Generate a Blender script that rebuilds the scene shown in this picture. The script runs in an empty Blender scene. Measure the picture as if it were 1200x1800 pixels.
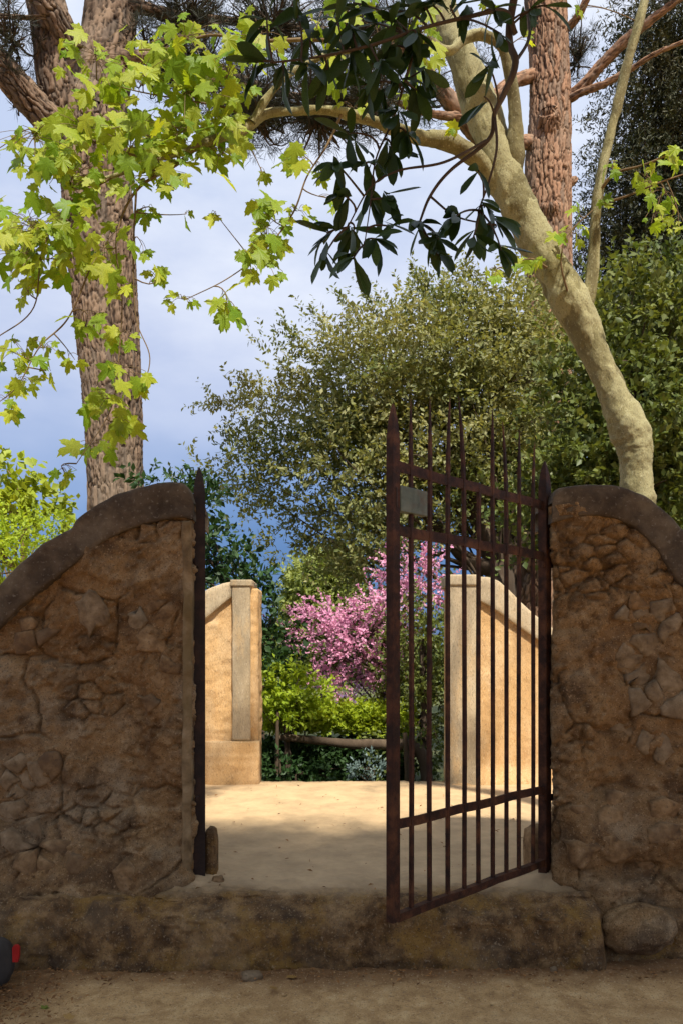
import bpy, math, random
import numpy as np
from mathutils import Vector, Matrix

random.seed(7)
rng = np.random.default_rng(11)
SC = bpy.context.scene
COL = SC.collection
R = math.radians

# ------------------------------------------------------------------ camera
FPX = 1400.0                 # focal length in photograph pixels (1200 x 1800)
EYE = 1.60
HOR = 1150.0                 # pixel row of the horizon
cam_d = bpy.data.cameras.new('camera')
cam = bpy.data.objects.new('camera', cam_d); COL.objects.link(cam)
cam.location = (0, 0, EYE); cam.rotation_euler = (R(90), 0, 0)
cam_d.sensor_fit = 'VERTICAL'; cam_d.sensor_height = 36.0; cam_d.sensor_width = 24.0
cam_d.lens = 36.0 * FPX / 1800.0
cam_d.shift_y = (HOR - 900.0) / 1800.0
cam_d.clip_start = 0.05; cam_d.clip_end = 2000
SC.camera = cam

# ------------------------------------------------------------------ light
SUN_EL, SUN_AZ = R(57), R(18)        # sun behind the photographer, a little to the right
SDIR = Vector((math.sin(SUN_AZ)*math.cos(SUN_EL), -math.cos(SUN_AZ)*math.cos(SUN_EL), math.sin(SUN_EL)))
world = bpy.data.worlds.new('World'); SC.world = world; world.use_nodes = True
wn = world.node_tree; wn.nodes.clear()
def wnode(t, **k):
    n = wn.nodes.new(t)
    for a, b in k.items(): setattr(n, a, b)
    return n
w_out = wnode('ShaderNodeOutputWorld'); w_bg = wnode('ShaderNodeBackground')
w_sky = wnode('ShaderNodeTexSky', sky_type='NISHITA', sun_disc=False)
w_sky.sun_elevation = SUN_EL; w_sky.sun_rotation = math.pi - SUN_AZ
w_sky.air_density = 1.0; w_sky.dust_density = 1.0; w_sky.ozone_density = 1.5
w_tc = wnode('ShaderNodeTexCoord'); w_sep = wnode('ShaderNodeSeparateXYZ')
w_noise = wnode('ShaderNodeTexNoise'); w_noise.inputs['Scale'].default_value = 2.2
w_noise.inputs['Detail'].default_value = 5; w_noise.inputs['Roughness'].default_value = 0.5
w_map = wnode('ShaderNodeMapping'); w_map.inputs['Scale'].default_value = (1, 1, 2.2)
w_add = wnode('ShaderNodeMath', operation='MULTIPLY_ADD'); w_add.inputs[1].default_value = 0.30
w_ramp = wnode('ShaderNodeValToRGB')
els = w_ramp.color_ramp.elements
stops = [(0.00, (0.55, 1.30, 3.1)), (0.12, (0.68, 1.55, 3.6)), (0.20, (1.55, 2.55, 4.8)),
         (0.29, (3.6, 4.3, 6.2)), (0.38, (4.7, 5.25, 6.9)), (0.85, (4.5, 5.6, 7.5))]
while len(els) < len(stops): els.new(0.5)
for e, (p, c) in zip(els, stops): e.position = p; e.color = (c[0]/9, c[1]/9, c[2]/9, 1)
w_mul = wnode('ShaderNodeVectorMath', operation='SCALE'); w_mul.inputs['Scale'].default_value = 9.0
w_mix = wnode('ShaderNodeMix', data_type='RGBA'); w_mix.inputs[0].default_value = 0.88
L = wn.links.new
L(w_tc.outputs['Generated'], w_sep.inputs[0]); L(w_tc.outputs['Generated'], w_map.inputs[0])
L(w_map.outputs[0], w_noise.inputs['Vector'])
w_sub = wnode('ShaderNodeMath', operation='SUBTRACT'); w_sub.inputs[1].default_value = 0.5
L(w_noise.outputs[0], w_sub.inputs[0]); L(w_sub.outputs[0], w_add.inputs[0]); L(w_sep.outputs[2], w_add.inputs[2])
L(w_add.outputs[0], w_ramp.inputs[0]); L(w_ramp.outputs[0], w_mul.inputs[0])
L(w_sky.outputs[0], w_mix.inputs[6]); L(w_mul.outputs[0], w_mix.inputs[7])
w_n2 = wnode('ShaderNodeTexNoise'); w_n2.inputs['Scale'].default_value = 3.4; w_n2.inputs['Detail'].default_value = 6; w_n2.inputs['Roughness'].default_value = 0.55
w_m2 = wnode('ShaderNodeMapping'); w_m2.inputs['Scale'].default_value = (1, 1, 2.4); w_m2.inputs['Location'].default_value = (3.3, 1.1, 0.4)
w_r2 = wnode('ShaderNodeMapRange'); w_r2.inputs['From Min'].default_value = 0.36; w_r2.inputs['From Max'].default_value = 0.62; w_r2.inputs['To Max'].default_value = 0.9
w_c2 = wnode('ShaderNodeMix', data_type='RGBA'); w_c2.inputs[7].default_value = (6.4, 6.8, 7.7, 1)
w_up = wnode('ShaderNodeMapRange'); w_up.inputs['From Min'].default_value = 0.22; w_up.inputs['From Max'].default_value = 0.42
w_mm = wnode('ShaderNodeMath', operation='MULTIPLY')
L(w_tc.outputs['Generated'], w_m2.inputs[0]); L(w_m2.outputs[0], w_n2.inputs['Vector']); L(w_n2.outputs[0], w_r2.inputs[0]); L(w_sep.outputs[2], w_up.inputs[0])
L(w_r2.outputs[0], w_mm.inputs[0]); L(w_up.outputs[0], w_mm.inputs[1]); L(w_mm.outputs[0], w_c2.inputs[0]); L(w_mix.outputs[2], w_c2.inputs[6])
L(w_c2.outputs[2], w_bg.inputs[0]); w_bg.inputs[1].default_value = 0.10
L(w_bg.outputs[0], w_out.inputs[0])

sun_d = bpy.data.lights.new('sun', 'SUN'); sun_d.energy = 5.0; sun_d.angle = R(2.2); sun_d.color = (1.0, 0.93, 0.80)
sun = bpy.data.objects.new('sun', sun_d); COL.objects.link(sun)
sun.rotation_euler = SDIR.to_track_quat('Z', 'Y').to_euler(); sun.location = (3, -8, 14)
vs = SC.view_settings
vs.view_transform = 'Standard'; vs.look = 'None'; vs.exposure = 0.45; vs.gamma = 1.0; vs.use_curve_mapping = False
SC.cycles.adaptive_threshold = 0.025; SC.cycles.max_bounces = 5; SC.cycles.transmission_bounces = 3; SC.cycles.diffuse_bounces = 3; SC.cycles.glossy_bounces = 2

# ------------------------------------------------------------------ helpers
def P(x, y, Y):
    """photograph pixel at depth Y -> world point"""
    return Vector(((x-600.0)*Y/FPX, Y, EYE + (HOR-y)*Y/FPX))
def tag(o, label=None, cat=None, group=None, kind=None):
    if label: o['label'] = label
    if cat: o['category'] = cat
    if group: o['group'] = group
    if kind: o['kind'] = kind
    return o
def empty(name, loc=(0, 0, 0)):
    o = bpy.data.objects.new(name, None); COL.objects.link(o); o.location = loc
    o.empty_display_size = 0.2
    return o
def link(name, me, parent=None):
    o = bpy.data.objects.new(name, me); COL.objects.link(o)
    if parent is not None:
        o.parent = parent
        if parent.type == 'EMPTY' or parent.location.length > 0:
            o.matrix_parent_inverse = Matrix.LocRotScale(parent.location, parent.rotation_euler, None).inverted()
    return o
def mesh(name, verts, faces, mat, smooth=False, attrs=None, fattrs=None):
    me = bpy.data.meshes.new(name)
    verts = np.asarray(verts, dtype=np.float32)
    if isinstance(faces, np.ndarray):
        n, k = faces.shape
        me.vertices.add(len(verts)); me.vertices.foreach_set('co', verts.ravel())
        me.loops.add(n*k); me.loops.foreach_set('vertex_index', faces.astype(np.int32).ravel())
        me.polygons.add(n)
        me.polygons.foreach_set('loop_start', np.arange(0, n*k, k, dtype=np.int32))
        me.polygons.foreach_set('loop_total', np.full(n, k, dtype=np.int32))
        me.update(calc_edges=True)
    else:
        me.from_pydata([tuple(map(float, v)) for v in verts], [], faces); me.update()
    if smooth: me.polygons.foreach_set('use_smooth', np.ones(len(me.polygons), dtype=bool))
    for k_, v in (attrs or {}).items():
        a = me.attributes.new(k_, 'FLOAT', 'POINT'); a.data.foreach_set('value', np.asarray(v, dtype=np.float32))
    for k_, v in (fattrs or {}).items():
        a = me.attributes.new(k_, 'FLOAT', 'FACE'); a.data.foreach_set('value', np.asarray(v, dtype=np.float32))
    if mat: me.materials.append(mat)
    return me

# --- numpy noise
def _h(ix, iy, iz, s):
    x = (ix.astype(np.int64)*374761393 + iy.astype(np.int64)*668265263 + iz.astype(np.int64)*2147483647 + s*1274126177) & 0xffffffff
    x = ((x ^ (x >> 13)) * 1274126177) & 0xffffffff
    x = ((x ^ (x >> 16)) * 2246822519) & 0xffffffff
    return ((x ^ (x >> 15)) & 0xffffff) / float(0xffffff)
def vnoise(p, s=0):
    p = np.asarray(p, dtype=np.float64)
    i = np.floor(p).astype(np.int64); f = p - i; f = f*f*f*(f*(f*6-15)+10)
    r = 0
    for a in (0, 1):
        for b in (0, 1):
            for c in (0, 1):
                w = (f[:, 0] if a else 1-f[:, 0])*(f[:, 1] if b else 1-f[:, 1])*(f[:, 2] if c else 1-f[:, 2])
                r = r + w*_h(i[:, 0]+a, i[:, 1]+b, i[:, 2]+c, s)
    return r*2-1
def fbm(p, o=4, s=0, g=0.5):
    r = 0; a = 1.0; t = 0
    for k in range(o):
        r = r + a*vnoise(p*(2.03**k) + 17.3*k, s+k); t += a; a *= g
    return r/t
def voro(p, s=0):
    """2-D voronoi: F1, F2, id"""
    i = np.floor(p).astype(np.int64)
    F1 = np.full(len(p), 9.0); F2 = np.full(len(p), 9.0); ID = np.zeros(len(p))
    z = np.zeros(len(p), dtype=np.int64)
    for a in (-1, 0, 1):
        for b in (-1, 0, 1):
            cx = i[:, 0]+a; cy = i[:, 1]+b
            dx = cx + _h(cx, cy, z, s) - p[:, 0]; dy = cy + _h(cx, cy, z+1, s) - p[:, 1]
            d = np.sqrt(dx*dx+dy*dy)
            m = d < F1
            F2 = np.where(m, F1, np.minimum(F2, d)); ID = np.where(m, _h(cx, cy, z+2, s), ID); F1 = np.where(m, d, F1)
    return F1, F2, ID
def sstep(a, b, x):
    t = np.clip((x-a)/(b-a), 0, 1); return t*t*(3-2*t)
def grid_faces(nr, nc):
    r, c = np.meshgrid(np.arange(nr-1), np.arange(nc-1), indexing='ij')
    a = (r*nc+c).ravel()
    return np.stack([a, a+1, a+nc+1, a+nc], 1)
def catmull(pts, res):
    """pts: list of tuples (any length) -> densely interpolated array"""
    p = np.asarray(pts, dtype=float)
    p = np.vstack([2*p[0]-p[1], p, 2*p[-1]-p[-2]])
    out = []
    for k in range(1, len(p)-2):
        for t in np.linspace(0, 1, res, endpoint=False):
            a, b, c, d = p[k-1], p[k], p[k+1], p[k+2]
            out.append(0.5*((2*b)+(-a+c)*t+(2*a-5*b+4*c-d)*t*t+(-a+3*b-3*c+d)*t**3))
    out.append(p[-2]); return np.array(out)
def tube_arrays(path, n=8, off=0):
    """path (k,4): xyz r -> verts, quad faces"""
    path = np.asarray(path, dtype=float); k = len(path)
    T = np.gradient(path[:, :3], axis=0); T /= np.linalg.norm(T, axis=1)[:, None]+1e-9
    ref = np.array([0.13, 0.95, 0.2]) if abs(T[0][1]) < 0.9 else np.array([1.0, 0, 0.1])
    A = np.cross(T, ref); A /= np.linalg.norm(A, axis=1)[:, None]+1e-9
    B = np.cross(T, A)
    th = np.linspace(0, 2*np.pi, n, endpoint=False)
    ring = np.cos(th)[None, :, None]*A[:, None, :] + np.sin(th)[None, :, None]*B[:, None, :]
    V = path[:, None, :3] + ring*path[:, 3][:, None, None]
    f = []
    i, j = np.meshgrid(np.arange(k-1), np.arange(n), indexing='ij')
    a = (i*n+j).ravel(); b = (i*n+(j+1) % n).ravel()
    F = np.stack([a, b, b+n, a+n], 1)+off
    return V.reshape(-1, 3), F, ring.reshape(-1, 3), th
def tubes_mesh(name, paths, mat, n=6):
    VV = []; FF = []; off = 0
    for p in paths:
        v, f, _, _ = tube_arrays(p, n, off); VV.append(v); FF.append(f); off += len(v)
    return mesh(name, np.vstack(VV), np.vstack(FF), mat, smooth=True)

# --- materials
def newmat(name):
    m = bpy.data.materials.new(name); m.use_nodes = True
    nt = m.node_tree; nt.nodes.clear()
    return m, nt, nt.nodes.new, nt.links.new
def mat_mineral(name, ramp, scale=4.0, stain=None, stain_scale=1.3, stain_amt=0.6, speck=None, bump=0.4, bump_scale=60, rough=0.92, attr=None, attr_col=None, stretch=(1, 1, 1), attr_amt=1.0, plate=None, attr_last=False, grit=None):
    m, nt, N, K = newmat(name)
    out = N('ShaderNodeOutputMaterial'); b = N('ShaderNodeBsdfPrincipled'); K(b.outputs[0], out.inputs[0])
    b.inputs['Roughness'].default_value = rough; b.inputs['Specular IOR Level'].default_value = 0.25
    tc = N('ShaderNodeTexCoord'); mp = N('ShaderNodeMapping'); mp.inputs['Scale'].default_value = stretch
    K(tc.outputs['Object'], mp.inputs[0])
    n1 = N('ShaderNodeTexNoise'); n1.inputs['Scale'].default_value = scale; n1.inputs['Detail'].default_value = 9; n1.inputs['Roughness'].default_value = 0.66
    n1.inputs['Distortion'].default_value = 0.3
    K(mp.outputs[0], n1.inputs['Vector'])
    cr = N('ShaderNodeValToRGB'); e = cr.color_ramp.elements
    while len(e) < len(ramp): e.new(0.5)
    for q, (p, c) in zip(e, ramp): q.position = p; q.color = (*c, 1)
    K(n1.outputs[0], cr.inputs[0]); col = cr.outputs[0]
    def mix(fac, a, c2, amt=1.0):
        mx = N('ShaderNodeMix'); mx.data_type = 'RGBA'
        if amt != 1.0:
            mm = N('ShaderNodeMath'); mm.operation = 'MULTIPLY'; mm.inputs[1].default_value = amt; K(fac, mm.inputs[0]); fac = mm.outputs[0]
        K(fac, mx.inputs[0]); K(a, mx.inputs[6])
        if isinstance(c2, tuple): mx.inputs[7].default_value = (*c2, 1)
        else: K(c2, mx.inputs[7])
        return mx.outputs[2]
    if plate:
        ap = N('ShaderNodeAttribute'); ap.attribute_name = 'plate'
        rp = N('ShaderNodeValToRGB'); rp.color_ramp.elements[0].position = 0.45; rp.color_ramp.elements[1].position = 0.75; K(ap.outputs['Fac'], rp.inputs[0])
        col = mix(rp.outputs[0], col, plate[0], 0.7)
        rq = N('ShaderNodeValToRGB'); rq.color_ramp.elements[0].position = 0.12; rq.color_ramp.elements[1].position = 0.32
        rq.color_ramp.elements[0].color = (1, 1, 1, 1); rq.color_ramp.elements[1].color = (0, 0, 0, 1); K(ap.outputs['Fac'], rq.inputs[0])
        col = mix(rq.outputs[0], col, plate[1], 0.7)
    if attr and not attr_last:
        at = N('ShaderNodeAttribute'); at.attribute_name = attr
        col = mix(at.outputs['Fac'], col, attr_col, attr_amt)
    if stain:
        for k, sc_ in enumerate(stain):
            n2 = N('ShaderNodeTexNoise'); n2.inputs['Scale'].default_value = stain_scale*(1+0.7*k); n2.inputs['Detail'].default_value = 7; n2.inputs['Roughness'].default_value = 0.62
            m2 = N('ShaderNodeMapping'); m2.inputs['Location'].default_value = (3.1*k+5, 7.7*k, 1.9*k)
            K(mp.outputs[0], m2.inputs[0]); K(m2.outputs[0], n2.inputs['Vector'])
            r2 = N('ShaderNodeValToRGB'); r2.color_ramp.elements[0].position = 0.50; r2.color_ramp.elements[1].position = 0.64
            K(n2.outputs[0], r2.inputs[0]); col = mix(r2.outputs[0], col, sc_, stain_amt)
    if speck:
        n3 = N('ShaderNodeTexNoise'); n3.inputs['Scale'].default_value = 55; n3.inputs['Detail'].default_value = 4
        K(mp.outputs[0], n3.inputs['Vector'])
        r3 = N('ShaderNodeValToRGB'); r3.color_ramp.elements[0].position = 0.60; r3.color_ramp.elements[1].position = 0.70
        K(n3.outputs[0], r3.inputs[0]); col = mix(r3.outputs[0], col, speck, 0.6)
    if grit:
        for sc_, lo, hi, cc in ((140, 0.56, 0.66, grit[0]), (90, 0.60, 0.70, grit[1])):
            n4 = N('ShaderNodeTexNoise'); n4.inputs['Scale'].default_value = sc_; n4.inputs['Detail'].default_value = 3
            K(mp.outputs[0], n4.inputs['Vector']); r4 = N('ShaderNodeValToRGB'); r4.color_ramp.elements[0].position = lo; r4.color_ramp.elements[1].position = hi
            K(n4.outputs[0], r4.inputs[0]); col = mix(r4.outputs[0], col, cc, 0.65)
    if attr and attr_last:
        # sand lying over the cement, with its own grain
        n5 = N('ShaderNodeTexNoise'); n5.inputs['Scale'].default_value = 5; n5.inputs['Detail'].default_value = 9; n5.inputs['Roughness'].default_value = 0.65
        K(mp.outputs[0], n5.inputs['Vector']); r5 = N('ShaderNodeValToRGB'); r5.color_ramp.elements[0].position = 0.33; r5.color_ramp.elements[1].position = 0.68
        r5.color_ramp.elements[0].color = (*[c*0.80 for c in attr_col], 1); r5.color_ramp.elements[1].color = (*[min(1, c*1.16) for c in attr_col], 1); K(n5.outputs[0], r5.inputs[0])
        at = N('ShaderNodeAttribute'); at.attribute_name = attr
        col = mix(at.outputs['Fac'], col, r5.outputs[0], attr_amt)
    K(col, b.inputs['Base Color'])
    nb = N('ShaderNodeTexNoise'); nb.inputs['Scale'].default_value = bump_scale; nb.inputs['Detail'].default_value = 8; nb.inputs['Roughness'].default_value = 0.7
    K(mp.outputs[0], nb.inputs['Vector'])
    bp = N('ShaderNodeBump'); bp.inputs['Strength'].default_value = bump; bp.inputs['Distance'].default_value = 0.012
    K(nb.outputs[0], bp.inputs['Height']); K(bp.outputs[0], b.inputs['Normal'])
    return m
def mat_leaf(name, c1, c2, trans=0.35, rough=0.5, spec=0.3, objrand=False, tcol=None):
    m, nt, N, K = newmat(name)
    out = N('ShaderNodeOutputMaterial'); b = N('ShaderNodeBsdfPrincipled'); t = N('ShaderNodeBsdfTranslucent'); mx = N('ShaderNodeMixShader')
    if objrand:
        a = N('ShaderNodeObjectInfo'); fac = a.outputs['Random']
    else:
        a = N('ShaderNodeAttribute'); a.attribute_name = 'v'; fac = a.outputs['Fac']
    mc = N('ShaderNodeMix'); mc.data_type = 'RGBA'; K(fac, mc.inputs[0])
    mc.inputs[6].default_value = (*c1, 1); mc.inputs[7].default_value = (*c2, 1)
    # faint blotches so that a leaf is not one flat colour
    tc = N('ShaderNodeTexCoord'); n1 = N('ShaderNodeTexNoise'); n1.inputs['Scale'].default_value = 30 if objrand else 3; n1.inputs['Detail'].default_value = 4
    K(tc.outputs['Object'], n1.inputs['Vector'])
    mr = N('ShaderNodeMapRange'); mr.inputs['From Min'].default_value = 0.3; mr.inputs['From Max'].default_value = 0.7
    mr.inputs['To Min'].default_value = 0.72; mr.inputs['To Max'].default_value = 1.22; K(n1.outputs[0], mr.inputs[0])
    sc_ = N('ShaderNodeVectorMath'); sc_.operation = 'SCALE'; K(mc.outputs[2], sc_.inputs[0]); K(mr.outputs[0], sc_.inputs['Scale'])
    K(sc_.outputs[0], b.inputs['Base Color'])
    b.inputs['Roughness'].default_value = rough; b.inputs['Specular IOR Level'].default_value = spec
    hs = N('ShaderNodeVectorMath'); hs.operation = 'MULTIPLY'; K(sc_.outputs[0], hs.inputs[0]); hs.inputs[1].default_value = tcol or (1.25, 1.15, 0.5)
    K(hs.outputs[0], t.inputs['Color'])
    mx.inputs[0].default_value = trans; K(b.outputs[0], mx.inputs[1]); K(t.outputs[0], mx.inputs[2]); K(mx.outputs[0], out.inputs[0])
    return m
def mat_bark(name, ramp, attr_col, scale=6, stretch=(1, 1, 0.35), bump=0.6, bump_scale=30, stain=None, stain_amt=0.5, amt=0.8, plate=None, grit=None):
    return mat_mineral(name, ramp, scale=scale, stretch=stretch, bump=bump, bump_scale=bump_scale, attr='groove', attr_col=attr_col, stain=stain, stain_amt=stain_amt, stain_scale=1.6, attr_amt=amt, plate=plate, grit=grit)

M = {}
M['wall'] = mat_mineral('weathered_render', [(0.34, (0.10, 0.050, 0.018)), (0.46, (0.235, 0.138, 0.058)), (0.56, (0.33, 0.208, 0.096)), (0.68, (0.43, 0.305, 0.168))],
    scale=11, stain=[(0.30, 0.22, 0.13), (0.070, 0.040, 0.020), (0.31, 0.18, 0.072)], stain_scale=2.2, stain_amt=0.72, speck=(0.065, 0.038, 0.020), bump=1.0, bump_scale=55, attr='bare', attr_col=(0.22, 0.118, 0.046), attr_amt=0.6, grit=((0.055, 0.030, 0.014), (0.46, 0.32, 0.18)))
M['stone'] = mat_mineral('rubble_stone', [(0.34, (0.12, 0.068, 0.030)), (0.50, (0.25, 0.150, 0.068)), (0.68, (0.37, 0.245, 0.125))], scale=13, stain=[(0.11, 0.068, 0.038)], stain_scale=4, stain_amt=0.7, speck=(0.09, 0.06, 0.04), bump=0.6, bump_scale=40)
M['stone_grey'] = mat_mineral('pale_grey_stone', [(0.34, (0.12, 0.075, 0.038)), (0.50, (0.23, 0.158, 0.086)), (0.68, (0.34, 0.25, 0.15))], scale=13, stain=[(0.17, 0.11, 0.06)], stain_scale=4, stain_amt=0.7, speck=(0.10, 0.075, 0.05), bump=0.55, bump_scale=40)
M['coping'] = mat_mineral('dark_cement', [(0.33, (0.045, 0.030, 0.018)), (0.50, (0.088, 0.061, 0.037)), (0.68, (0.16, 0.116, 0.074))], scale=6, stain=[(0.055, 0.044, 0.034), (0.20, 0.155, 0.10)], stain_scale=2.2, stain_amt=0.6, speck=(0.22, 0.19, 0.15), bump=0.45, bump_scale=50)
M['step'] = mat_mineral('mossy_cement', [(0.34, (0.060, 0.031, 0.012)), (0.48, (0.145, 0.078, 0.029)), (0.62, (0.27, 0.158, 0.064))], scale=12, stain=[(0.050, 0.030, 0.016), (0.26, 0.140, 0.030)], stain_scale=3.0, stain_amt=0.8, speck=(0.09, 0.07, 0.05), bump=0.6, bump_scale=45, attr='top', attr_col=(0.545, 0.385, 0.215), attr_amt=0.95, attr_last=True, grit=((0.045, 0.028, 0.016), (0.33, 0.24, 0.14)))
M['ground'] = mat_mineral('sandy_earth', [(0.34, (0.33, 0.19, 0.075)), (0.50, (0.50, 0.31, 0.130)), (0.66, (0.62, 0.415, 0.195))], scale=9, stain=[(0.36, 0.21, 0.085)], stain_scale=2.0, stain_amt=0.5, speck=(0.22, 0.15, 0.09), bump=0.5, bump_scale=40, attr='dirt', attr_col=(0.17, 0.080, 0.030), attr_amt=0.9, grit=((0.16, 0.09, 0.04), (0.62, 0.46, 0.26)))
M['sunwall'] = mat_mineral('ochre_plaster', [(0.30, (0.46, 0.27, 0.115)), (0.50, (0.60, 0.375, 0.17)), (0.72, (0.68, 0.46, 0.24))], scale=3, stain=[(0.66, 0.48, 0.28), (0.42, 0.255, 0.125)], stain_scale=2.2, stain_amt=0.65, stretch=(1, 1, 0.45), speck=(0.36, 0.21, 0.10), bump=1.0, bump_scale=38, grit=((0.34, 0.20, 0.09), (0.70, 0.52, 0.31)))  # dark streaks: plaster stains that also stand in for twig shadows
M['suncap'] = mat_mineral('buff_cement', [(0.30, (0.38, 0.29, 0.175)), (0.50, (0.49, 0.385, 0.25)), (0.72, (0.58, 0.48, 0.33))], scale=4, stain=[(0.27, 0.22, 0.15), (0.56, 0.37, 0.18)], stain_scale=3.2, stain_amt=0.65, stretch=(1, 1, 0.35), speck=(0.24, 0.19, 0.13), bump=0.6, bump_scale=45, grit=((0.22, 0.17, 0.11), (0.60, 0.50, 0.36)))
M['iron'] = mat_mineral('rusty_iron', [(0.34, (0.022, 0.0085, 0.0045)), (0.50, (0.044, 0.016, 0.008)), (0.66, (0.085, 0.030, 0.013))], scale=18, stain=[(0.13, 0.050, 0.020), (0.014, 0.008, 0.006)], stain_scale=7, stain_amt=0.75, bump=0.35, bump_scale=120, rough=0.72)
M['iron_dark'] = mat_mineral('black_iron', [(0.30, (0.018, 0.012, 0.010)), (0.52, (0.030, 0.019, 0.015)), (0.75, (0.06, 0.032, 0.022))], scale=14, stain=[(0.075, 0.035, 0.022)], stain_scale=8, stain_amt=0.5, bump=0.35, bump_scale=120, rough=0.65)
M['plate'] = mat_mineral('grey_green_steel', [(0.30, (0.075, 0.090, 0.070)), (0.52, (0.13, 0.15, 0.115)), (0.75, (0.19, 0.205, 0.16))], scale=12, stain=[(0.12, 0.07, 0.045)], stain_scale=9, stain_amt=0.6, bump=0.2, bump_scale=90, rough=0.6)
M['pine_bark'] = mat_bark('pine_bark', [(0.34, (0.085, 0.052, 0.033)), (0.50, (0.185, 0.120, 0.080)), (0.66, (0.30, 0.215, 0.150))], (0.022, 0.014, 0.010), scale=14, stain=[(0.24, 0.19, 0.145)], amt=0.95, plate=((0.275, 0.19, 0.128), (0.115, 0.092, 0.074)))
M['pine_bark_red'] = mat_bark('red_pine_bark', [(0.34, (0.15, 0.080, 0.046)), (0.50, (0.29, 0.165, 0.100)), (0.66, (0.40, 0.27, 0.18))], (0.055, 0.030, 0.019), scale=14, stain=[(0.30, 0.22, 0.16)], amt=0.9, plate=((0.37, 0.21, 0.13), (0.20, 0.15, 0.115)))
M['plane_bark'] = mat_bark('plane_bark', [(0.34, (0.12, 0.105, 0.048)), (0.47, (0.22, 0.195, 0.090)), (0.60, (0.30, 0.27, 0.135)), (0.74, (0.40, 0.365, 0.20))], (0.13, 0.10, 0.05), scale=9, stretch=(1, 1, 0.6), bump=1.0, bump_scale=42, stain=[(0.20, 0.165, 0.085)], stain_amt=0.5, plate=((0.38, 0.35, 0.195), (0.16, 0.138, 0.070)), grit=((0.11, 0.09, 0.045), (0.44, 0.41, 0.26)))
M['twig'] = mat_bark('brown_twig', [(0.30, (0.10, 0.065, 0.035)), (0.55, (0.20, 0.135, 0.07)), (0.75, (0.28, 0.21, 0.11))], (0.08, 0.05, 0.03))
M['dark_bark'] = mat_bark('dark_bark', [(0.30, (0.045, 0.032, 0.022)), (0.55, (0.085, 0.06, 0.042)), (0.75, (0.14, 0.105, 0.075))], (0.04, 0.03, 0.02))
M['log'] = mat_bark('grey_log', [(0.30, (0.04, 0.028, 0.018)), (0.55, (0.085, 0.06, 0.04)), (0.75, (0.17, 0.13, 0.085))], (0.06, 0.04, 0.03))
M['plane_leaf'] = mat_leaf('plane_leaf', (0.19, 0.33, 0.020), (0.45, 0.50, 0.042), trans=0.50, rough=0.5, objrand=True)
M['plane_leaf_s'] = mat_leaf('plane_leaf_mass', (0.19, 0.33, 0.020), (0.45, 0.50, 0.042), trans=0.50)
M['dark_leaf'] = mat_leaf('glossy_leaf', (0.018, 0.042, 0.011), (0.052, 0.098, 0.024), trans=0.15, rough=0.40, spec=0.22, objrand=True)
M['dark_leaf_s'] = mat_leaf('glossy_leaf_mass', (0.018, 0.042, 0.011), (0.052, 0.098, 0.024), trans=0.12, rough=0.42, spec=0.22)
M['oak_leaf'] = mat_leaf('olive_leaf', (0.12, 0.165, 0.050), (0.37, 0.35, 0.15), trans=0.35, rough=0.5)
M['broad_leaf'] = mat_leaf('mid_green_leaf', (0.060, 0.10, 0.022), (0.19, 0.215, 0.055), trans=0.32, rough=0.45)
M['conifer'] = mat_leaf('dark_conifer', (0.018, 0.034, 0.015), (0.090, 0.080, 0.034), trans=0.10, rough=0.6)
M['lime'] = mat_leaf('lime_leaf', (0.22, 0.31, 0.022), (0.38, 0.44, 0.045), trans=0.4)
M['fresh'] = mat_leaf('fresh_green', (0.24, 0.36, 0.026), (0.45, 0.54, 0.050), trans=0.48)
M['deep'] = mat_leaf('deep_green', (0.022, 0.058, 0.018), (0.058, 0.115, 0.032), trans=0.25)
M['soft'] = mat_leaf('soft_yellow_green', (0.21, 0.27, 0.065), (0.34, 0.38, 0.11), trans=0.35)
M['pink'] = mat_leaf('pink_blossom', (0.64, 0.27, 0.44), (0.84, 0.48, 0.63), trans=0.3, tcol=(1.1, 0.8, 1.0))
M['mauve'] = mat_leaf('mauve_flower', (0.20, 0.13, 0.30), (0.33, 0.22, 0.40), trans=0.3, tcol=(1, 1, 1))
M['blue_grey'] = mat_leaf('blue_grey_leaf', (0.11, 0.17, 0.17), (0.20, 0.27, 0.26), trans=0.2)
M['needle'] = mat_leaf('pine_needle', (0.020, 0.024, 0.016), (0.055, 0.058, 0.034), trans=0.1, rough=0.6)
M['litter'] = mat_leaf('dry_leaf', (0.11, 0.046, 0.016), (0.40, 0.19, 0.06), trans=0.1, rough=0.8)
M['bag'] = mat_mineral('dark_grey_cloth', [(0.3, (0.042, 0.036, 0.030)), (0.6, (0.062, 0.052, 0.043)), (0.8, (0.08, 0.068, 0.055))], scale=20, bump=0.3, bump_scale=150, rough=0.8)
M['red'] = mat_mineral('red_plastic', [(0.3, (0.30, 0.012, 0.010)), (0.6, (0.42, 0.018, 0.014)), (0.8, (0.48, 0.03, 0.02))], scale=12, bump=0.1, bump_scale=80, rough=0.45)
M['garden'] = mat_mineral('garden_soil', [(0.3, (0.05, 0.07, 0.02)), (0.55, (0.10, 0.11, 0.04)), (0.8, (0.16, 0.13, 0.06))], scale=1.5, bump=0.6, bump_scale=9)

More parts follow.
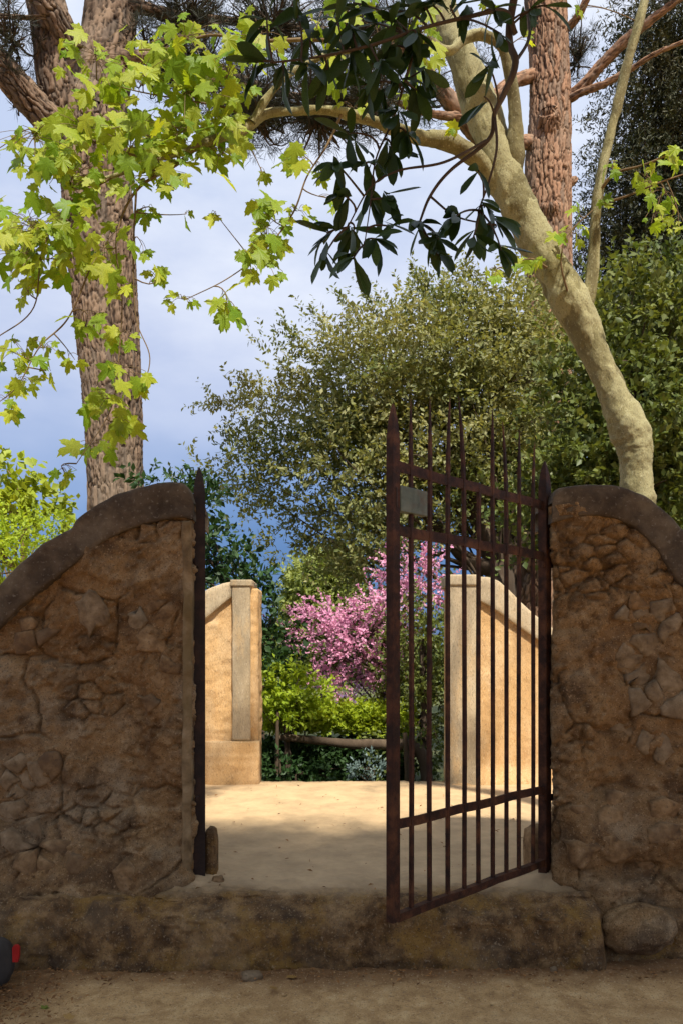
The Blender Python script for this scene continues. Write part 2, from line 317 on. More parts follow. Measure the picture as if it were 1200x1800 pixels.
# ------------------------------------------------------------------ ground and terrace
STEP_H = 0.343
def nonuni(a, b, fine, lo, hi, grow=1.35):
    c = list(np.arange(a, b+1e-6, fine)); s = fine
    while c[-1] < hi: s *= grow; c.append(c[-1]+s)
    s = fine
    while c[0] > lo: s *= grow; c.insert(0, c[0]-s)
    return np.array(c)
xs = nonuni(-2.0, 2.0, 0.016, -500, 500); ys = nonuni(3.2, 4.15, 0.013, -400, 900)
XX, YY = np.meshgrid(xs, ys)
p = np.stack([XX.ravel(), YY.ravel(), np.zeros(XX.size)], 1)
near = (np.abs(p[:, 0]) < 30) & (np.abs(p[:, 1]) < 40)
z = np.where(near, 0.012*fbm(p*2.0, 4, 3) + 0.006*fbm(p*14, 4, 5), 0)
edge = sstep(3.55, 3.98, p[:, 1] + 0.12*fbm(p*3, 3, 8))            # earth heaped against the foot of the step
z = z + edge*0.02*(p[:, 1] < 4.3) + 0.012*np.abs(fbm(p*40, 2, 9))*edge
z = np.where(p[:, 1] > 4.3, -0.55, z)
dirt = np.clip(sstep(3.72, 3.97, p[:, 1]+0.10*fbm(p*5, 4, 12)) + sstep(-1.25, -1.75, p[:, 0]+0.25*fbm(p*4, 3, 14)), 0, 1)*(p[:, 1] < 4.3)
p[:, 2] = z
g = link('ground', mesh('ground', p, grid_faces(len(ys), len(xs)), M['ground'], True, attrs={'dirt': dirt})); tag(g, kind='structure')

# garden soil beyond the terrace (lower, reaches the horizon)
xs = nonuni(-6, 6, 0.35, -600, 600); ys = nonuni(8.0, 20, 0.35, 7.9, 1200)
XX, YY = np.meshgrid(xs, ys); p = np.stack([XX.ravel(), YY.ravel(), np.zeros(XX.size)], 1)
p[:, 2] = np.where((np.abs(p[:, 0]) < 60) & (p[:, 1] < 80), 0.10*fbm(p*0.6, 4, 21), 0) + 0.10 - 0.02*np.clip(p[:, 1]-8, 0, 10)
g2 = link('garden_ground', mesh('garden_ground', p, grid_faces(len(ys), len(xs)), M['garden'], True)); tag(g2, kind='structure')

# terrace: top sheet, rounded broken nosing, riser
def build_terrace():
    prof = []
    ytop = list(nonuni(4.09, 5.2, 0.014, 4.09, 7.86, 1.06)); ytop[-1] = 7.9
    prof += [(7.96, -0.5, 0, 1)] + [(y, STEP_H, 1, 0) for y in ytop[::-1]]
    for a in np.linspace(10, 80, 6): prof.append((4.09-0.05*math.sin(R(a)), STEP_H-0.05+0.05*math.cos(R(a)), 0.6-0.6*a/90, 1))
    for zz in np.linspace(STEP_H-0.06, -0.06, 30): prof.append((4.035-0.055*(STEP_H-zz)/STEP_H, zz, 0, 1))
    prof = np.array(prof)
    xs = nonuni(-1.95, 1.95, 0.014, -14, 14, 1.3)
    nr, nc = len(prof), len(xs)
    X = np.tile(xs, nr); Yp = np.repeat(prof[:, 0], nc); Z = np.repeat(prof[:, 1], nc); top = np.repeat(prof[:, 2], nc); ris = np.repeat(prof[:, 3], nc)
    q = np.stack([X, Yp, Z], 1)
    d = 0.040*fbm(q*2.2, 4, 31) + 0.020*fbm(q*10, 4, 33, 0.6) + 0.007*fbm(q*34, 3, 35) + 0.016*sstep(0.0, 0.05, fbm(q*np.array([3, 3, 5]), 4, 36, 0.6))
    # broken pieces of the nosing
    nose = np.exp(-((Z-STEP_H)/0.07)**2)*np.exp(-((Yp-4.06)/0.10)**2)
    bite = sstep(0.0, 0.12, fbm(np.stack([X*2.6, X*0, X*0], 1), 3, 37))
    right = sstep(1.30, 1.36, X + 0.02*fbm(q*6, 2, 4))
    fr = np.maximum(ris*(Yp < 5), top*sstep(4.6, 4.09, Yp))
    Y2 = Yp - fr*d + fr*nose*bite*0.05 + fr*right*0.13
    Z2 = Z - nose*bite*0.035 + top*(0.012*fbm(q*1.6, 4, 41) + 0.009*fbm(q*np.array([7, 12, 1]), 4, 43, 0.6) + 0.004*fbm(q*38, 3, 44))
    # small stepped broken layers close to the edge
    lay = sstep(0.05, 0.10, fbm(q*np.array([6, 12, 1]), 4, 47))*sstep(4.75, 4.2, Yp)*top
    Z2 = Z2 + 0.010*lay
    # earth heaped at the foot of the walls
    Z2 = Z2 + top*0.07*(sstep(-0.55, -1.0, X)+sstep(0.85, 1.3, X))*sstep(4.25, 4.45, Yp)*sstep(5.3, 4.7, Yp)
    tp = np.clip(top*sstep(4.10, 4.45, Yp + 0.12*fbm(q*4, 4, 49)) + 0.10*(1-top)*sstep(0.1, 0.3, fbm(q*3, 4, 51)), 0, 1)
    me = mesh('terrace', np.stack([X, Y2, Z2], 1), grid_faces(nr, nc), M['step'], True, attrs={'top': tp})
    return tag(link('terrace_step', me), kind='structure')
terrace = build_terrace()

# ------------------------------------------------------------------ rubble stones (voronoi cells with their own edges)
def voronoi_cells(seeds, box):
    cells = []
    for i, s in enumerate(seeds):
        poly = [(box[0], box[2]), (box[1], box[2]), (box[1], box[3]), (box[0], box[3])]
        for j in np.argsort(np.sum((seeds-s)**2, 1))[1:14]:
            o = seeds[j]; mx_, my_ = (s+o)/2; nx, ny = o-s
            new = []
            for k in range(len(poly)):
                a, b = poly[k], poly[(k+1) % len(poly)]
                da = (a[0]-mx_)*nx+(a[1]-my_)*ny; db = (b[0]-mx_)*nx+(b[1]-my_)*ny
                if da <= 0: new.append(a)
                if da*db < 0:
                    t = da/(da-db); new.append((a[0]+t*(b[0]-a[0]), a[1]+t*(b[1]-a[1])))
            poly = new
            if len(poly) < 3: break
        cells.append(poly)
    return cells
def stone_mesh(name, poly, y_face, depth, mat, r, gap=0.004, dome=0.005):
    """irregular stone from a polygon in the wall plane; front at y_face, sinks back by depth"""
    c = np.mean(poly, 0); pts = []
    for k in range(len(poly)):
        a = np.array(poly[k]); b = np.array(poly[(k+1) % len(poly)])
        n = max(1, int(np.linalg.norm(b-a)/0.045))
        for t in range(n):
            q = a + (b-a)*(t + (0.25*r.random() if t else 0.12))/n
            pts.append(q + r.normal(0, 0.009, 2))
    pts = np.array(pts[:16]); n = len(pts)
    size = np.mean(np.linalg.norm(pts-c, axis=1))
    def ring(shr, y): 
        v = c + (pts-c)*(1-shr/size); return [(a[0], y + r.normal(0, 0.0025), a[1]) for a in v]
    V = ring(gap, y_face+depth) + ring(gap, y_face+0.012) + ring(gap+0.005, y_face+0.003) + ring(gap+0.020, y_face-dome*0.5)
    tilt = r.normal(0, 0.10, 2)
    V.append((c[0], y_face-dome, c[1]))
    V = [(x, y + (x-c[0])*tilt[0] + (zz-c[1])*tilt[1], zz) for x, y, zz in V]
    F = []
    for k in range(3):
        for j in range(n):
            F.append((k*n+j, (k+1)*n+j, (k+1)*n+(j+1) % n, k*n+(j+1) % n))
    for j in range(n): F.append((3*n+j, 4*n, 3*n+(j+1) % n))
    return mesh(name, V, F, mat, True)

def pxX(x, Y): return (x-600)*Y/FPX
def pxZ(y, Y): return EYE+(HOR-y)*Y/FPX
WY = 4.35
def exposure_field(ells):
    """ells: (cx, cy, rx, ry) pixel ellipses where the render has fallen off"""
    def f(x, zz):
        px_ = 600 + x*FPX/WY; py_ = HOR-(zz-EYE)*FPX/WY
        v = np.zeros(np.shape(px_))
        for cx, cy, rx, ry in ells:
            v = np.maximum(v, 1.25-np.sqrt(((px_-cx)/rx)**2+((py_-cy)/ry)**2))
        return v
    return f

def coping_mesh(name, top, bot, y_front, y_back, mat, seed, n=120, rows=9, amp=0.012, flip_end=False):
    """band that follows an uneven outline: front face, rounded arris, top, ends"""
    def resamp(pts):
        pts = np.array(pts, float); d = np.r_[0, np.cumsum(np.linalg.norm(np.diff(pts, axis=0), axis=1))]
        t = np.linspace(0, d[-1], n); return np.stack([np.interp(t, d, pts[:, 0]), np.interp(t, d, pts[:, 1])], 1)
    T, B = resamp(top), resamp(bot)
    ring = []
    ring.append((0.0, y_back)); ring.append((0.0, y_front+0.05)); ring.append((0.0, y_front+0.006))
    for k in range(rows): ring.append((0.03+0.90*k/(rows-1), y_front))
    ring.append((0.975, y_front+0.010)); ring.append((1.0, y_front+0.035)); ring.append((1.0, y_front+0.14)); ring.append((1.0, y_back))
    nr = len(ring); V = []
    for f, y in ring:
        q = B+(T-B)*f; V.append(np.stack([q[:, 0], np.full(n, y), q[:, 1]], 1))
    V = np.vstack(V)
    d = amp*fbm(V*5, 4, seed)+amp*0.5*fbm(V*24, 4, seed+3)
    V[:, 1] -= d*(V[:, 1] < y_back-0.01); V[:, 2] += 0.6*amp*fbm(V*9, 3, seed+7)
    F = [tuple(f) for f in grid_faces(nr, n)]
    F += [((nr-1)*n+j, (nr-1)*n+j+1, j+1, j) for j in range(n-1)]
    F += [tuple(k*n for k in range(nr))[::-1], tuple(k*n+n-1 for k in range(nr))]
    return mesh(name, V, F, mat, True)

def front_wall(name, label, side, top, bot, xa, xb, ells, seed, flare, stone_seed, grey_ells, thick=0.42):
    """side=-1: jamb at its right end; +1: jamb at its left end. xa<xb"""
    topX = np.array([t[0] for t in top]); topZ = np.array([t[1] for t in top]); botX = np.array([t[0] for t in bot]); botZ = np.array([t[1] for t in bot])
    o1, o2 = np.argsort(topX), np.argsort(botX)
    fine = 0.0095
    sec = []                                             # cross-section (x, y, nx, ny)
    rc = 0.035; splay = 0.10
    if side < 0:
        for x in nonuni(max(xa, -1.95), xb-rc, fine, xa, xb-rc, 1.3): sec.append((min(x, xb-rc), WY, 0, -1))
        for a in np.linspace(15, 75, 5): sec.append((xb-rc+rc*math.sin(R(a)), WY+rc-rc*math.cos(R(a)), math.sin(R(a)), -math.cos(R(a))))
        for t in np.linspace(0.04, 1, 20): sec.append((xb-splay*t, WY+rc+(thick-rc)*t, 1, 0))
        sec.append((xa, WY+thick, 0, 1))
    else:
        sec.append((xb, WY+thick, 0, 1))
        for t in np.linspace(1, 0.04, 20): sec.append((xa+splay*t, WY+rc+(thick-rc)*t, -1, 0))
        for a in np.linspace(75, 15, 5): sec.append((xa+rc-rc*math.sin(R(a)), WY+rc-rc*math.cos(R(a)), -math.sin(R(a)), -math.cos(R(a))))
        for x in nonuni(xa+rc, min(xb, 1.95), fine, xa+rc, xb, 1.3): sec.append((x, WY, 0, -1))
    sec = np.array(sec); nc = len(sec); nr = 230
    zt = np.where(True, 0.45*np.interp(sec[:, 0], topX[o1], topZ[o1]) + 0.55*np.interp(sec[:, 0], botX[o2], botZ[o2]), 0)
    t = np.linspace(0, 1, nr)
    Z = (STEP_H-0.12) + t[:, None]*(zt[None, :]-(STEP_H-0.12))
    X = np.tile(sec[:, 0], (nr, 1)); Y = np.tile(sec[:, 1], (nr, 1)); NX = np.tile(sec[:, 2], (nr, 1)).ravel(); NY = np.tile(sec[:, 3], (nr, 1)).ravel()
    q = np.stack([X.ravel(), Y.ravel(), Z.ravel()], 1); u = np.stack([q[:, 0]+(q[:, 1]-WY)*0.9*(-side), q[:, 2]], 1)
    u3 = np.stack([u[:, 0], u[:, 1], np.full(len(u), seed*1.7)], 1)
    ex = exposure_field(ells)(u[:, 0], u[:, 1]) + 0.35*fbm(u3*4, 4, seed)
    bare = sstep(0.12, 0.22, ex + 0.10*fbm(u3*16, 3, seed+1))
    # patches where the render has flaked in layers
    fl = fbm(u3*np.array([2.3, 3.2, 1]), 5, seed+2, 0.6)
    layer = sstep(-0.06, -0.02, fl) + 0.8*sstep(0.10, 0.13, fl)
    wq = u*1.0 + 0.03*np.stack([fbm(u3*7, 3, seed+5), fbm(u3*7+9, 3, seed+6)], 1)
    F1, F2, ID = voro(wq/np.array([0.12, 0.085]), seed); crev = np.clip((F2-F1)/0.22, 0, 1)
    G1, G2, GI = voro(wq/0.034, seed+9); crev2 = np.clip((G2-G1)/0.35, 0, 1)
    rub = sstep(-0.15, 0.25, fbm(u3*2.9, 4, seed+11))*(1-bare)
    wq2 = u + 0.09*np.stack([fbm(u3*4, 4, seed+15), fbm(u3*4+4, 4, seed+16)], 1)
    H1, H2, HI = voro(wq2/0.40, seed+20)
    crack = np.clip(1-(H2-H1)/0.045, 0, 1)*sstep(-0.12, 0.08, fbm(u3*3, 3, seed+22))
    d = 0.036*fbm(u3*1.7, 3, seed+30) + 0.024*fbm(u3*6, 4, seed+31) + 0.017*fbm(u3*19, 4, seed+32, 0.7) - 0.010*np.abs(fbm(u3*9, 3, seed+33)) + 0.015*layer
    d = d - rub*(0.046*(1-crev)**1.3 - 0.018*(ID-0.5)) - rub*0.010*(1-crev2) - 0.042*crack - 0.018*bare
    pits = sstep(0.42, 0.60, fbm(u3*np.array([9, 15, 1]), 3, seed+40)); d = d - 0.022*pits
    dd = flare(q[:, 0], q[:, 2]) * (NY < 0)
    back = NY > 0.5
    d = np.where(back, 0, d)
    near_jamb = np.where(np.abs(NX) > 0.9, 0.45, 1.0)
    q[:, 0] += NX*d*near_jamb; q[:, 1] += NY*(d+dd)
    me = mesh(name, q, grid_faces(nr, nc), M['wall'], True, attrs={'bare': np.clip(bare+0.7*rub*0.6+pits*0.3, 0, 1)})
    w = link(name, me); tag(w, label, 'wall')
    # stones
    r = np.random.default_rng(stone_seed)
    box = (max(xa, -2.0), min(xb, 2.0), STEP_H, max(topZ))
    n = int((box[1]-box[0])*(box[3]-box[2])/0.0150)
    s = np.stack([r.uniform(box[0], box[1], n*3), r.uniform(box[2], box[3], n*3)], 1)
    keep = []
    for c in s:
        rad_ = r.choice([0.045, 0.07, 0.12])
        if all(np.sum(((c-k[:2])*np.array([0.75, 1.2]))**2) > ((rad_+k[2])/2)**2 for k in keep): keep.append(np.array([c[0], c[1], rad_]))
    keep = np.array(keep)[:, :2]; cells = voronoi_cells(keep, box)
    ef = exposure_field(ells); gf = exposure_field(grey_ells)
    for c, poly in zip(keep, cells):
        e = float(ef(c[0], c[1])); ztop = np.interp(c[0], botX[o2], botZ[o2])
        jam = (xb-c[0]) if side < 0 else (c[0]-xa)
        if e < 0.38+0.50*r.random() or len(poly) < 4 or c[1] > ztop-0.05 or jam < 0.06: continue
        if side < 0: poly = [(min(a, xb-0.03), b) for a, b in poly]
        else: poly = [(max(a, xa+0.03), b) for a, b in poly]
        grey = float(gf(c[0], c[1])) > 0.25
        i0 = np.argmin((q[:, 0]-c[0])**2 + (q[:, 2]-c[1])**2 + 50*(NY > -0.5))
        yf = q[i0, 1] - 0.004 - 0.012*r.random()
        so = link('stone', stone_mesh('stone', poly, yf, 0.10, M['stone_grey' if grey else 'stone'], r), w)
    return w

# left front wall
lt = [(-420, 1240), (-200, 1150), (-60, 1070), (0, 1028), (35, 990), (75, 955), (128, 926), (134, 912), (165, 890), (205, 868), (250, 853), (300, 846), (322, 848), (334, 860), (341, 884)]
lb = [(-420, 1330), (-200, 1240), (-60, 1150), (0, 1104), (40, 1062), (80, 1030), (128, 994), (150, 975), (180, 952), (210, 936), (250, 922), (290, 913), (315, 910), (330, 911), (341, 913)]
def wpts(l, Y): return [(pxX(a, Y), pxZ(b, Y)) for a, b in l]
XL = pxX(338, WY); XRJ = pxX(973, WY)
LT, LB = wpts(lt, WY-0.03), wpts(lb, WY-0.03)
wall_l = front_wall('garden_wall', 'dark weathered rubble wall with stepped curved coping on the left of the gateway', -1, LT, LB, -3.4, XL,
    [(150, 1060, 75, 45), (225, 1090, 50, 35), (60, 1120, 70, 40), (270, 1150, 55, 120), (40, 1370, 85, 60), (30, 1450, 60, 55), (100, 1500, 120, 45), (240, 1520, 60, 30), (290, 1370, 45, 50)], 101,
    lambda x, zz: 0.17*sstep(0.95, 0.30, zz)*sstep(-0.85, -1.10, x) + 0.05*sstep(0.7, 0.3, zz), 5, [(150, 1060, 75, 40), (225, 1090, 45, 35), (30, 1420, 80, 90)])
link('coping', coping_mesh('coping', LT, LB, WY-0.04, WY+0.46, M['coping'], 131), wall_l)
# pale render strip along the left jamb
def strip_box(name, mat, x0, x1, y0, y1, z0, z1, seed, n=90, amp=0.004):
    ringp = [(x0, y1), (x0, y0+0.006), (x0+0.006, y0), ((x0+x1)/2, y0), (x1-0.006, y0), (x1, y0+0.006), (x1, y1)]
    V = []
    for zz in np.linspace(z0, z1, n):
        for a, b in ringp: V.append((a, b, zz))
    V = np.array(V); nn = len(ringp)
    V[:, 0] += amp*fbm(V*8, 4, seed); V[:, 1] -= amp*fbm(V*11, 4, seed+1)
    F = [tuple(f) for f in grid_faces(n, nn)] + [tuple(range(nn))[::-1], tuple((n-1)*nn+k for k in range(nn))]
    F += [(k*nn, (k+1)*nn, (k+1)*nn+nn-1, k*nn+nn-1) for k in range(n-1)]
    return mesh(name, V, F, mat, True)
M['strip'] = mat_mineral('jamb_render', [(0.34, (0.13, 0.085, 0.040)), (0.50, (0.25, 0.17, 0.085)), (0.68, (0.36, 0.265, 0.15))], scale=9, stain=[(0.14, 0.095, 0.035)], stain_scale=2.5, stain_amt=0.7, bump=0.4, bump_scale=50)
link('jamb_edge', strip_box('jamb_edge', M['strip'], XL-0.045, XL+0.002, WY-0.045, WY+0.05, 0.36, LB[-1][1]-0.01, 140, 140, 0.013), wall_l)

# right front wall
rt = [(969, 884), (971, 868), (980, 857), (1000, 853), (1040, 850), (1075, 851), (1105, 858), (1135, 872), (1160, 890), (1185, 914), (1210, 940), (1240, 966), (1300, 1015), (1420, 1120), (1640, 1190)]
rb = [(969, 918), (985, 914), (1010, 908), (1045, 906), (1080, 911), (1110, 923), (1135, 943), (1155, 966), (1172, 995), (1190, 1022), (1215, 1048), (1240, 1072), (1300, 1115), (1420, 1205), (1640, 1270)]
RT, RB = wpts(rt, WY-0.03), wpts(rb, WY-0.03)
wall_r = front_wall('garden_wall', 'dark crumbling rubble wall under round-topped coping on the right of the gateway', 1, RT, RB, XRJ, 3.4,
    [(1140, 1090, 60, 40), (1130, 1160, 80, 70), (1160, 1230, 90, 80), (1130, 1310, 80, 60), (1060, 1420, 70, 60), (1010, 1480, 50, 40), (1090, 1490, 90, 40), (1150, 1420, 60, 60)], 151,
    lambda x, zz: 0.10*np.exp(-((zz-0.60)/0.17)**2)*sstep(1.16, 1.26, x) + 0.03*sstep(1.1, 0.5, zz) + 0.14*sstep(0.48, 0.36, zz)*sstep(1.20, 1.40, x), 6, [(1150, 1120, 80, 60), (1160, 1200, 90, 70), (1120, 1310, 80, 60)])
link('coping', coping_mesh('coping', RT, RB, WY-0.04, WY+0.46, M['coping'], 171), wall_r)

# ------------------------------------------------------------------ small stones and lumps
def lump(name, mat, loc, size, seed, rot=0.0, sub=3, amp=0.25, freq=1.6, flat=0.0):
    import bmesh
    bm = bmesh.new(); bmesh.ops.create_icosphere(bm, subdivisions=sub, radius=1.0)
    V = np.array([v.co[:] for v in bm.verts]); F = np.array([[v.index for v in f.verts] for f in bm.faces]); bm.free()
    d = 1 + amp*fbm(V*freq+seed, 3, seed) + amp*0.35*fbm(V*freq*3+seed, 3, seed+1)
    # squarish stone
    V = np.sign(V)*np.abs(V)**(1-flat)
    V = V*d[:, None]*np.array(size)
    c, s = math.cos(rot), math.sin(rot); V = np.stack([V[:, 0]*c-V[:, 1]*s, V[:, 0]*s+V[:, 1]*c, V[:, 2]], 1)
    o = link(name, mesh(name, V, F, mat, True)); o.location = loc
    return o
b = lump('boulder', M['wall'], P(1128, 1640, 4.06), (0.20, 0.13, 0.135), 3, 0.1, 4, 0.22); b.location.y = 4.12
tag(b, 'large rounded boulder wedged at the foot of the right wall', 'boulder')
gs = lump('guard_stone', M['step'], (-0.735, 4.52, STEP_H+0.10), (0.032, 0.07, 0.17), 8, 0, 4, 0.10, 1.5, 0.62)
tag(gs, 'low upright guard stone behind the left gate post', 'guard stone')
gs2 = lump('guard_stone', M['stone'], (1.125, 4.60, STEP_H+0.10), (0.065, 0.09, 0.17), 15, 0.2, 3, 0.25, 1.8, 0.3)
tag(gs2, 'rough low guard stone behind the hinge post of the open gate leaf', 'guard stone')
pz = lambda x, y, zz=0.0: Vector(((x-600)*((EYE-zz)/((y-HOR)/FPX))/FPX, (EYE-zz)/((y-HOR)/FPX), zz))
q = pz(443, 1727); st = lump('loose_stone', M['stone_grey'], q+Vector((0, 0, 0.03)), (0.05, 0.035, 0.024), 4, 0.3, 3, 0.35, 1.8, 0.35)
tag(st, 'pale flat loose stone lying at the foot of the step', 'stone')
q = pz(972, 1716); st = lump('loose_stone', M['stone_grey'], q+Vector((0, 0, 0.035)), (0.02, 0.016, 0.012), 5, 0.9, 2, 0.4, 1.8, 0.3)
tag(st, 'tiny pale stone at the foot of the step below the hinge post', 'stone')
q = pz(384, 1552, STEP_H); st = lump('loose_stone', M['stone'], q+Vector((0, 0, 0.018)), (0.03, 0.025, 0.02), 9, 0.4, 3, 0.4, 1.8, 0.3)
tag(st, 'small brown loose stone beside the left guard stone', 'stone')

# ------------------------------------------------------------------ back walls (sunlit)
BY = 7.72
def back_wall(name, label, xa, xb, outline, seed, amp):
    """plain rough body: grid front, end returns, back. outline: [(x,z)] of its top"""
    ox = np.array([a for a, b in outline]); oz = np.array([b for a, b in outline]); o = np.argsort(ox)
    th = 0.40; fine = 0.022; sec = []
    sec.append((xa, BY+th, 0, 1))
    for t in np.linspace(0.95, 0.05, 10): sec.append((xa, BY+th*t, -1, 0))
    for x in np.arange(xa+0.012, xb-0.011, fine): sec.append((x, BY, 0, -1))
    for t in np.linspace(0.05, 0.95, 10): sec.append((xb, BY+th*t, 1, 0))
    sec.append((xb, BY+th, 0, 1))
    sec = np.array(sec); nc = len(sec); nr = 90
    zt = np.interp(sec[:, 0], ox[o], oz[o]); t = np.linspace(0, 1, nr)
    Z = 0.25 + t[:, None]*(zt[None]-0.25); q = np.stack([np.tile(sec[:, 0], (nr, 1)).ravel(), np.tile(sec[:, 1], (nr, 1)).ravel(), Z.ravel()], 1)
    NX = np.tile(sec[:, 2], nr); NY = np.tile(sec[:, 3], nr)
    w = q+0.05*np.stack([fbm(q*5, 3, seed), fbm(q*5, 3, seed+1), fbm(q*5, 3, seed+2)], 1)
    H1, H2, _ = voro(np.stack([w[:, 0]/0.5, w[:, 2]/0.28], 1), seed)
    crack = np.clip(1-(H2-H1)/0.03, 0, 1)*sstep(0.05, 0.3, fbm(q*2.5, 3, seed+9))
    d = amp*fbm(q*np.array([10, 10, 16]), 4, seed+3, 0.6)+0.012*fbm(q*2, 3, seed+4) - 0.012*crack
    d = d*(NY < 0.5)
    q[:, 0] += NX*d; q[:, 1] += NY*d
    # spread of the foot
    foot = sstep(0.55, 0.32, q[:, 2]); q[:, 1] -= 0.05*foot*(NY < 0)
    nv = len(q)
    F = [tuple(f) for f in grid_faces(nr, nc)]
    F += [(k*nc+nc-1, k*nc, (k+1)*nc, (k+1)*nc+nc-1) for k in range(nr-1)] + [tuple((nr-1)*nc+k for k in range(nc))]
    wl = link(name, mesh(name, q, F, M['sunwall'], True)); tag(wl, label, 'wall'); return wl
blt = [(60, 1150), (180, 1135), (260, 1105), (310, 1075), (345, 1047), (370, 1033), (392, 1025), (408, 1022)]
blb = [(60, 1200), (180, 1185), (260, 1160), (310, 1130), (345, 1102), (370, 1081), (392, 1062), (408, 1050)]
BLT, BLB = wpts(blt, BY-0.03), wpts(blb, BY-0.03)
midl = [((a[0]+c[0])/2, (a[1]+c[1])/2) for a, c in zip(BLT, BLB)] + [(pxX(455, BY), pxZ(1034, BY))]
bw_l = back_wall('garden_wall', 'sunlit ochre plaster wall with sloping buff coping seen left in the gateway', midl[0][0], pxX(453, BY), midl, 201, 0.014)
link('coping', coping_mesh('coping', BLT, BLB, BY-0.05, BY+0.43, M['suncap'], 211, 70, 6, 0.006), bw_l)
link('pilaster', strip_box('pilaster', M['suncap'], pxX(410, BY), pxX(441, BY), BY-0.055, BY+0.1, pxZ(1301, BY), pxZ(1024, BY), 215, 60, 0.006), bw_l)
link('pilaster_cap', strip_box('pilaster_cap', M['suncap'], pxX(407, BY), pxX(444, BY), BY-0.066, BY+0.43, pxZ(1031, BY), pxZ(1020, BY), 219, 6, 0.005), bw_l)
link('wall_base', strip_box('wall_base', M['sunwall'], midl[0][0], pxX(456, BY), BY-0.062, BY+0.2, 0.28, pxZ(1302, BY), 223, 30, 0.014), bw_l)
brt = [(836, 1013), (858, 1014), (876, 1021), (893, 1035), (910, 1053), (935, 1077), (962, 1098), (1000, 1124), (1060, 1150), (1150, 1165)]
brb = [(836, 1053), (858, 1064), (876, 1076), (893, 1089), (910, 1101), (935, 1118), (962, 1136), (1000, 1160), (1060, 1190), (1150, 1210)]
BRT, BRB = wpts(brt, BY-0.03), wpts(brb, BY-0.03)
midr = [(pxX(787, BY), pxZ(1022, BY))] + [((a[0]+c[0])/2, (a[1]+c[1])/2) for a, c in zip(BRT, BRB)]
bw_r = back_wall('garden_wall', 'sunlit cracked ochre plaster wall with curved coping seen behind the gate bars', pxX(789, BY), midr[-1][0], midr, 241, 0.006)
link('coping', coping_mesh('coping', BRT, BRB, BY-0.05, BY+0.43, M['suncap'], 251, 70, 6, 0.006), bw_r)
link('pilaster', strip_box('pilaster', M['suncap'], pxX(786, BY), pxX(837, BY), BY-0.052, BY+0.1, 0.28, pxZ(1022, BY), 255, 60, 0.008), bw_r)
link('pilaster_cap', strip_box('pilaster_cap', M['suncap'], pxX(784, BY), pxX(839, BY), BY-0.064, BY+0.43, pxZ(1030, BY), pxZ(1011, BY), 259, 6, 0.005), bw_r)

